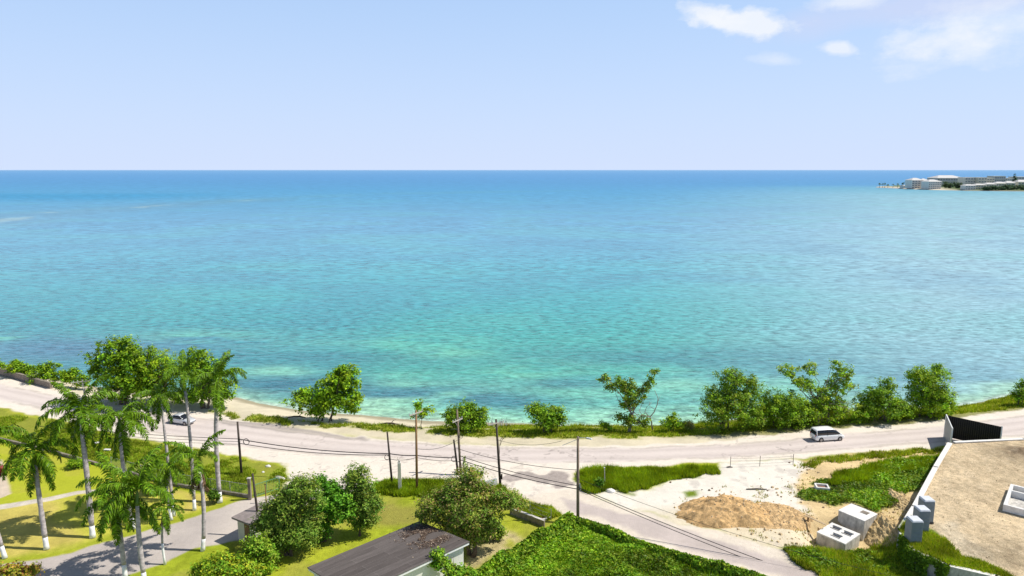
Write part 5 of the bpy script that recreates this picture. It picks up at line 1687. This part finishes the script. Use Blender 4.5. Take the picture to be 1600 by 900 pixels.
# openings on the right hand wall
ysd = s_ * (lv_ / 2 - .45)
MB().box((-lu_ / 2 + 2.1, ysd + s_ * .02, 1.35), (1.1, .08, 1.0)).build('window', M['glass_blue'], hs_)
MB().box((-lu_ / 2 + 1.0, ysd + s_ * .25, 1.6), (.8, .4, .65)).build('air_conditioner', M['white_paint'], hs_, bevel=.04)
MB().box((-lu_ / 2 + 4.2, ysd + s_ * .02, 1.15), (1.0, .08, 2.1)).build('door', M['white_paint'], hs_)
MB().box((-lu_ / 2 + 6.5, ysd + s_ * .02, 1.5), (1.6, .08, 1.0)).build('window', M['glass_blue'], hs_)
# drift of dry leaves on the roof near the tree
n_ = 2600
lx = rng.normal(-lu_ / 2 + 1.9, 1.1, n_); ly = rng.normal(s_ * -.3, 1.5, n_) + 0
k = (np.abs(lx) < lu_ / 2 - .05) & (np.abs(ly) < lv_ / 2 - .05) & (fbm(lx, ly, 1.4, 3, 44) > .44)
lx, ly = lx[k], ly[k]
vv, ff = leaf_quads(np.column_stack([lx, ly, 3.94 + SL * ly * s_ + rng.random(len(lx)) * .06]), rng.normal(size=(len(lx), 3)) * .4 + [0, 0, 1], rng.uniform(.12, .26, len(lx)), .5)
ca, sa = math.cos(hs_.rotation_euler.z), math.sin(hs_.rotation_euler.z)
wv_ = np.stack([vv[:, 0] * ca - vv[:, 1] * sa + cen[0], vv[:, 0] * sa + vv[:, 1] * ca + cen[1], vv[:, 2]], -1)
tag(link_mesh('dry_leaves', np_mesh('dry_leaves', wv_, ff, np.repeat(pal_pick([(.15, .11, .085), (.12, .085, .065), (.30, .245, .19), (.09, .065, .05)], len(lx)), 4, 0)), M['blade']), 'drift of dry leaves on the felt roof under the flowering tree', 'leaves', kind='stuff')

# gate hut
ZH = 2.75
c0 = P(372, 802, ZH); c1 = P(388, 812, ZH); c3 = P(398, 786, ZH)
u = (c1 - c0)[:2]; u = u / np.hypot(*u)
hut_c = P(398, 838)[:2]
an = math.atan2((c3 - c0)[1], (c3 - c0)[0])
cc = ((P(372, 802, ZH) + P(425, 800, ZH)) / 2)[:2]
hut = empty('gate_hut', (cc[0], cc[1], 0), 'small flat roofed guard hut beside the driveway under the mango tree', 'hut', None, an - .15)
MB().box((0, 0, 1.25), (3.0, 2.2, 2.5)).build('wall', M['cream_paint'], hut)
MB().box((0, 0, 2.62), (3.9, 2.9, .22)).build('roof', M['roof_grey'] if 'roof_grey' in M else plain('grey_roof', (.27, .23, .22), .9, var=.3, scale=2), hut, bevel=.03)
MB().box((-1.52, -.45, 1.15), (.06, .8, 2.0)).build('door', M['brown_wood'], hut)
MB().box((-.4, -1.12, 1.5), (1.2, .06, .9)).build('window', M['glass_blue'], hut)
MB().box((.95, -1.12, 1.5), (.8, .06, .9)).build('window', M['glass_blue'], hut)
for s in (-1.05, .25, 1.4): MB().box((s, -1.13, 1.3), (.12, .08, 2.4)).build('mullion', M['white_paint'], hut)


# ------------------------------------------------------------------ cars
def loft(mb, st):
    """st: list of (x, [(y,z)...]) half rings from bottom edge to the top centre"""
    n = len(st[0][1]); vs = []; m_ = 2 * n
    for x, ring in st:
        for y, z in ring: vs.append((x, y, z))
        for y, z in ring[::-1]: vs.append((x, -y, z))
    fs = []
    for i in range(len(st) - 1):
        for k in range(m_):
            a = i * m_ + k; b = i * m_ + (k + 1) % m_
            fs.append((a, b, b + m_, a + m_))
    fs.append(tuple(range(m_))); fs.append(tuple(range((len(st) - 1) * m_, len(st) * m_)))
    mb.add(vs, fs)


def car(name, label, cat, rear, front, Lc, Wc, paint, kind):
    pr, pf_ = P(*rear), P(*front)
    d = (pf_ - pr)[:2]; yaw = math.atan2(d[1], d[0])
    near = np.array([math.sin(yaw), -math.cos(yaw)])           # towards the camera side
    mid = (pr + pf_)[:2] / 2 - near * Wc / 2 * .95
    root = empty(name, (mid[0], mid[1], 0.0), label, cat, None, yaw)
    hw = Wc / 2
    wr = .33 if kind == 'van' else .31
    fa = Lc * .5 - (.86 if kind == 'van' else .82); ra = -Lc * .5 + (.85 if kind == 'van' else .85)
    if kind == 'van':
        belt, roof = 1.08, 1.84
        prof = [(-.5, .55, .80, .95, .86), (-.49, .28, .92, 1.06, .92), (-.42, .22, 1.0, 1.10, .98), (-.2, .20, 1.0, 1.10, 1), (.15, .20, 1.0, 1.08, 1), (.28, .20, 1.0, 1.04, 1), (.40, .22, .95, .94, .96), (.47, .26, .80, .82, .88), (.5, .36, .60, .70, .78)]
        cab = [(-.492, 1.04, 1.05, .90, .90), (-.47, 1.06, 1.72, .92, .80), (-.44, 1.08, 1.80, .95, .79), (-.1, 1.08, 1.84, .96, .80), (.10, 1.06, 1.80, .96, .78), (.20, 1.04, 1.66, .95, .77), (.40, .93, .96, .90, .80)]
        roofp = [(-.485, 1.70, .80), (-.44, 1.815, .80), (-.1, 1.86, .81), (.08, 1.83, .79), (.17, 1.72, .77)]
    else:
        belt, roof = .88, 1.42
        prof = [(-.5, .45, .70, .82, .80), (-.485, .28, .86, .92, .90), (-.40, .22, .92, .95, .97), (-.2, .18, .90, .93, 1), (.1, .18, .88, .91, 1), (.22, .18, .86, .90, 1), (.38, .20, .76, .80, .96), (.47, .25, .64, .66, .88), (.5, .34, .50, .54, .78)]
        cab = [(-.40, .92, .93, .86, .78), (-.27, .91, 1.32, .93, .68), (-.2, .90, 1.39, .93, .67), (-.03, .89, 1.43, .94, .69), (.05, .88, 1.38, .94, .68), (.24, .86, .87, .90, .78)]
        roofp = [(-.29, 1.31, .68), (-.2, 1.405, .68), (-.03, 1.445, .70), (.045, 1.395, .69)]
    mb = MB()
    loft(mb, [(x * Lc, [(hw * k * .90, z0), (hw * k, z0 + .16), (hw * k, zs * .82), (hw * k * .96, zs), (hw * k * .55, zt)]) for x, z0, zs, zt, k in prof])
    mb.build('body', paint, root, True, 0)
    mb = MB()
    loft(mb, [(x * Lc, [(hw * kb, zb_), (hw * (kb * .55 + kt * .45), zb_ + (zt_ - zb_) * .5), (hw * kt, zt_), (hw * kt * .5, zt_ + .01)]) for x, zb_, zt_, kb, kt in cab])
    mb.build('window', M['glass'], root, True)
    mb = MB()
    loft(mb, [(x * Lc, [(hw * k * 1.03, z - .05), (hw * k * 1.02, z + .01), (hw * k * .6, z + .035)]) for x, z, k in roofp])
    mb.build('roof', paint, root, True)
    # pillars
    for s in (-1, 1):
        for i in ((1, 3, 5) if kind == 'van' else (1, 3)):
            x, zb_, zt_, kb, kt = cab[i]
            if i == (5 if kind == 'van' else 99):
                continue
            MB().tube([(x * Lc, s * hw * kb * 1.0, zb_ - .02), (x * Lc, s * hw * kt * 1.01, zt_ - .03)], .035 if i != 1 else .06, 6).build('pillar', paint if i == 1 else M['trim'], root)
        x0, zb0, _, kb0, _ = cab[-1]; x1, _, zt1, _, kt1 = cab[-2] if kind != 'van' else cab[-2]
        MB().tube([(x0 * Lc, s * hw * kb0, zb0), (x1 * Lc, s * hw * kt1 * 1.01, zt1 - .02)], .035, 6).build('pillar', paint, root)
        # mirror
        MB().box((x0 * Lc - (.45 if kind == 'van' else .25), s * (hw + .08), belt + .02), (.14, .2, .16)).build('mirror', paint, root, bevel=.03)
        MB().box((Lc * .476, s * hw * .62, .70 if kind == 'van' else .60), (.12, .34, .13)).build('headlight', M['lamp_white'], root, bevel=.03)
        MB().box((-Lc * .492, s * hw * .76, 1.0 if kind == 'van' else .78), (.08, .16, .34 if kind == 'van' else .16)).build('taillight', M['lamp_red'], root, bevel=.02)
        for ax_ in (ra, fa):
            y_ = s * (hw - .10)
            wl_ = MB().tube([(ax_, y_ - .11, wr), (ax_, y_ - .10, wr), (ax_, y_ + .10, wr), (ax_, y_ + .11, wr)], [wr * .93, wr, wr, wr * .93], 20).build('wheel', M['tyre'], root)
            yo = y_ + s * .118
            MB().tube([(ax_, yo - s * .03, wr), (ax_, yo, wr), (ax_, yo + s * .006, wr)], [wr * .68, wr * .66, wr * .3], 16).build('rim', M['rim'], wl_)
            MB().tube([(ax_, s * (hw * .985), wr + .02), (ax_, s * (hw * 1.004), wr + .02)], wr * 1.16, 20).build('wheel_arch', M['trim'], root)
    MB().box((Lc * .494, 0, .38), (.05, hw * 1.1, .16)).build('grille', M['trim'], root, bevel=.02)
    MB().box((-Lc * .499, 0, .62 if kind == 'van' else .55), (.03, .5, .13)).build('number_plate', M['white_paint'], root)
    MB().box((0, 0, .2), (Lc * .8, Wc * .8, .1)).build('underbody', M['trim'], root)
    return root


car('minivan', 'white minivan with dark windows driving right along the coast road', 'car', (1282.5, 691), (1312.5, 689), 4.75, 1.82, M['van_white'], 'van')
car('sedan', 'silver sedan seen between two palm trunks on the coast road', 'car', (268.3, 662), (288.5, 665), 4.3, 1.72, M['silver'], 'sedan')

# ------------------------------------------------------------------ headland with hotels
I0 = [(1368, 293.0), (1400, 294.5), (1440, 296.5), (1470, 297.2), (1510, 298.2), (1545, 298.6), (1600, 299.2), (1700, 300)]
front = [P(a, b, SEA) for a, b in I0]
back = [np.array([q_[0] + 60 + 120 * (i / 7), q_[1] + 20 + 330 * min(1, i / 2.5), SEA]) for i, q_ in enumerate(front)]
vs, fs, tn = [], [], []
hsand, hgreen = np.array([.66, .58, .46]), np.array([.10, .14, .06])
for i, (a, b_) in enumerate(zip(front, back)):
    for t, z_ in ((0, SEA - .5), (.02, SEA + .35), (.06, .3), (.5, 2.0), (1.0, 1.0)):
        q_ = a + (b_ - a) * t; vs.append((q_[0], q_[1], z_)); tn.append(hsand if (i < 4 and t < .5) else (hgreen * 1.2 if t > .05 else np.array([.3, .27, .22])))
for i in range(7):
    for k in range(4): fs.append((i * 5 + k, (i + 1) * 5 + k, (i + 1) * 5 + k + 1, i * 5 + k + 1))
tag(link_mesh('headland', np_mesh('headland', vs, fs, np.array(tn), False, {'amp': np.full(len(vs), .3)}), M['ground']), kind='structure')
M['hotel_wall'] = plain('hotel_wall', (.84, .78, .70), .8, var=.1, scale=.1)
M['hotel_cream'] = plain('hotel_cream', (.84, .76, .62), .8, var=.1, scale=.1)
M['hotel_grey'] = plain('hotel_grey', (.58, .58, .58), .8, var=.15, scale=.1)
M['hotel_roof'] = plain('pale_roof', (.60, .585, .57), .7, var=.08, scale=.1)
M['hotel_dark'] = plain('hotel_opening', (.24, .26, .29), .6, var=.2, scale=.1)


def hotel(label, x0, x1, yt, yb, D, floors, wall='hotel_wall', roof='hip', dep=26, bays=6, name='hotel', cat='hotel', frac=.42):
    a = W(x0, yb, D); b_ = W(x1, yb, D); t = W(x0, yt, D)
    wd = b_[0] - a[0]; z0 = 0.0; tot = max(3.0, t[2] - z0)
    root = empty(name, ((a[0] + b_[0]) / 2, a[1] + dep / 2, z0), label, cat, 'buildings on the far headland')
    rh = tot * .22 if roof == 'hip' else .6
    hb = tot - rh
    MB().box((0, 0, hb / 2), (wd, dep, hb)).build('wall', M[wall], root)
    fh = hb / floors; bw = wd / bays
    for f in range(floors):
        for k in range(bays):
            mb = MB().box((-wd / 2 + (k + .5) * bw, -dep / 2 - .05, f * fh + fh * .5), (bw * .66, .3, fh * frac))
            mb.build('window', M['hotel_dark'], root)
        MB().box((0, -dep / 2 - .5, f * fh + .12), (wd, 1.0, .25)).build('balcony', M['hotel_roof'], root)
    mb = MB()
    if roof == 'hip':
        e = 1.2; vs = [(-wd / 2 - e, -dep / 2 - e, hb), (wd / 2 + e, -dep / 2 - e, hb), (wd / 2 + e, dep / 2 + e, hb), (-wd / 2 - e, dep / 2 + e, hb)]
        k = min(wd, dep) * .35
        vs += [(-wd / 2 + k, 0, hb + rh), (wd / 2 - k, 0, hb + rh)]
        vs = [(x, y, z + .05) for x, y, z in vs]
        mb.add(vs, [(0, 1, 5, 4), (1, 2, 5), (2, 3, 4, 5), (3, 0, 4), (3, 2, 1, 0)])
    else:
        mb.box((0, 0, hb + rh / 2 + .01), (wd + 1, dep + 1, rh))
    mb.build('roof', M['hotel_roof' if roof == 'hip' else 'hotel_wall'], root)
    return root


hotel('pale hotel block with stacked balconies nearest the sandy tip of the headland', 1424, 1442, 278, 295, 1480, 4, bays=4)
hotel('slim hotel wing with a taller hipped roof behind the first block', 1441, 1451, 279, 295, 1500, 4, 'hotel_grey', bays=3)
hotel('white four storey hotel with dark window bands on the headland', 1450, 1470, 280.5, 296, 1440, 4, bays=6)
hotel('long wide hotel with a big pale roof in the middle of the headland', 1464, 1505, 274, 288, 1580, 3, 'hotel_grey', bays=10, dep=40)
hotel('stepped hotel block right of the long pale roof', 1507, 1528, 277, 291, 1500, 4, bays=5, roof='flat')
hotel('cream tower block in the middle right of the headland', 1528, 1541, 277, 290, 1490, 4, 'hotel_cream', bays=3, roof='flat')
hotel('cream and grey block beside the cream tower', 1541, 1553, 278, 290, 1500, 4, 'hotel_cream', bays=3, roof='flat')
hotel('dark grey flat hotel behind the white villas', 1553, 1570, 275, 290, 1560, 4, 'hotel_grey', bays=5, roof='flat')
hotel('pale grey hotel at the far right behind the tree belt', 1570, 1586, 278, 292, 1560, 4, bays=5, roof='flat')
hotel('grey hotel cut by the right edge of the picture', 1586, 1625, 276, 292, 1600, 4, 'hotel_grey', bays=9, roof='flat')
for i, (x0, x1, yt, yb, D, lab) in enumerate([(1508, 1524, 288, 297, 1385, 'white beach pavilion with a peaked roof at the waterline'), (1524, 1540, 287, 296, 1400, 'cream beach villa right of the peaked pavilion'),
                                              (1541, 1556, 285.5, 295, 1420, 'white villa directly behind the start of the tree belt'), (1556, 1572, 284, 294, 1440, 'second white villa behind the tree belt'),
                                              (1572, 1586, 283, 293, 1440, 'third white villa behind the tree belt'), (1590, 1610, 281, 292, 1450, 'pale green roofed villa at the right edge behind the trees'),
                                              (1412, 1420, 289, 294.5, 1520, 'small beach hut among the palms of the sandy tip')]):
    hotel(lab, x0, x1, yt, yb, D, 2 if i < 6 else 1, 'hotel_wall' if i % 2 == 0 else 'hotel_cream', 'hip', 16, 4, 'villa', 'villa')


def far_tree(name, label, px, yb, yt, w_, D, n, group, palmy=False):
    B = W(px, yb, D); B[2] = .2
    T = W(px, yt, D)[2]; h = max(3, T - B[2])
    root = empty(name, B, label, 'palm tree' if palmy else 'tree', group)
    MB().tube([(0, 0, 0), (.3, 0, h * .5), (0, 0, h * .85)], [.4, .3, .25], 6).build('trunk', M['bark'], root)
    rw = w_ / 2 * D / F
    if palmy:
        n = 26
        a = rng.uniform(0, 2 * PI, n); e = rng.uniform(-.4, 1.0, n)
        L_ = rw * rng.uniform(.8, 1.2, n)
        c0 = np.array([0, 0, h * .84]); d = np.stack([np.cos(a) * np.cos(e), np.sin(a) * np.cos(e), np.sin(e)], -1)
        sd = np.stack([-np.sin(a), np.cos(a), 0 * a], -1) * .55
        mid = c0 + d * L_[:, None] * .55; tip = mid + (d + [0, 0, -.8]) * L_[:, None] * .5
        v = np.stack([c0 + 0 * d, mid + sd, tip, mid - sd], 1).reshape(-1, 3)
        t = np.repeat(pal_pick([(.05, .09, .03), (.07, .11, .04)], n), 4, 0)
        me = np_mesh('far_fronds', v, np.arange(4 * n).reshape(n, 4), t)
    else:
        v, f, t, hb = crown_mesh([((0, 0, h * .6), (rw, rw, h * .42)), ((rw * .3, 0, h * .45), (rw * .8, rw * .8, h * .4))], n, 2.2, [(.06, .10, .05), (.075, .12, .055), (.05, .085, .045)], 2.6)  # distance haze mixed into these leaf colours
        me = np_mesh('far_crown', v, f, t)
    link_mesh('crown', me, M['leaf'], root)


for i, (px, yt) in enumerate([(1374, 286), (1379, 286.5), (1382, 286), (1387, 288), (1395, 287.5), (1402, 286.5), (1409, 286), (1411, 285), (1414, 283), (1418, 284), (1422, 282)]):
    far_tree('beach_palm', 'tiny palm on the sandy tip of the far headland', px, 294.0, yt, 5.5, 1530, 0, 'palms on the sandy tip', True)
k = 0
belt_l = ['left end of the headland tree belt', 'second tree of the headland belt from its left end', 'third tree of the headland belt', 'tree in the middle of the headland belt below the second villa', 'bushier tree of the headland belt below the third villa', 'headland belt tree near the right edge', 'headland belt tree beside the right edge', 'last headland belt tree cut by the right edge']
for px, yt, w_ in [(1542, 292, 13), (1551, 291, 13), (1561, 291.5, 14), (1570, 289.5, 14), (1579, 291, 14), (1588, 289, 15), (1597, 289.5, 15), (1607, 288, 16)]:
    far_tree('shore_tree', 'dark green tree, ' + belt_l[k], px, 299, yt, w_, 1370, 420, 'tree belt on the headland shore'); k += 1
for px, yt, w_, D, lab in [(1476, 285, 10, 1470, 'tree right of the white four storey hotel'), (1484, 286, 12, 1470, 'tree in front of the long pale roofed hotel'), (1493, 285, 11, 1470, 'second tree in front of the long pale roofed hotel'), (1500, 287, 9, 1460, 'tree between the long hotel and the stepped block'), (1584, 273, 5, 1560, 'lone tall tree above the roofs at the far right')]:
    far_tree('garden_tree', 'dark ' + lab, px, 294 if D < 1500 else 292, yt, w_, D, 260, 'garden trees between the hotels')

sc.view_settings.view_transform = 'Standard'
sc.view_settings.look = 'None'
sc.view_settings.exposure = 0
sc.view_settings.gamma = 1
sc.cycles.max_bounces = 6
sc.cycles.diffuse_bounces = 2
sc.cycles.glossy_bounces = 2
sc.cycles.transmission_bounces = 2
sc.cycles.use_denoising = True
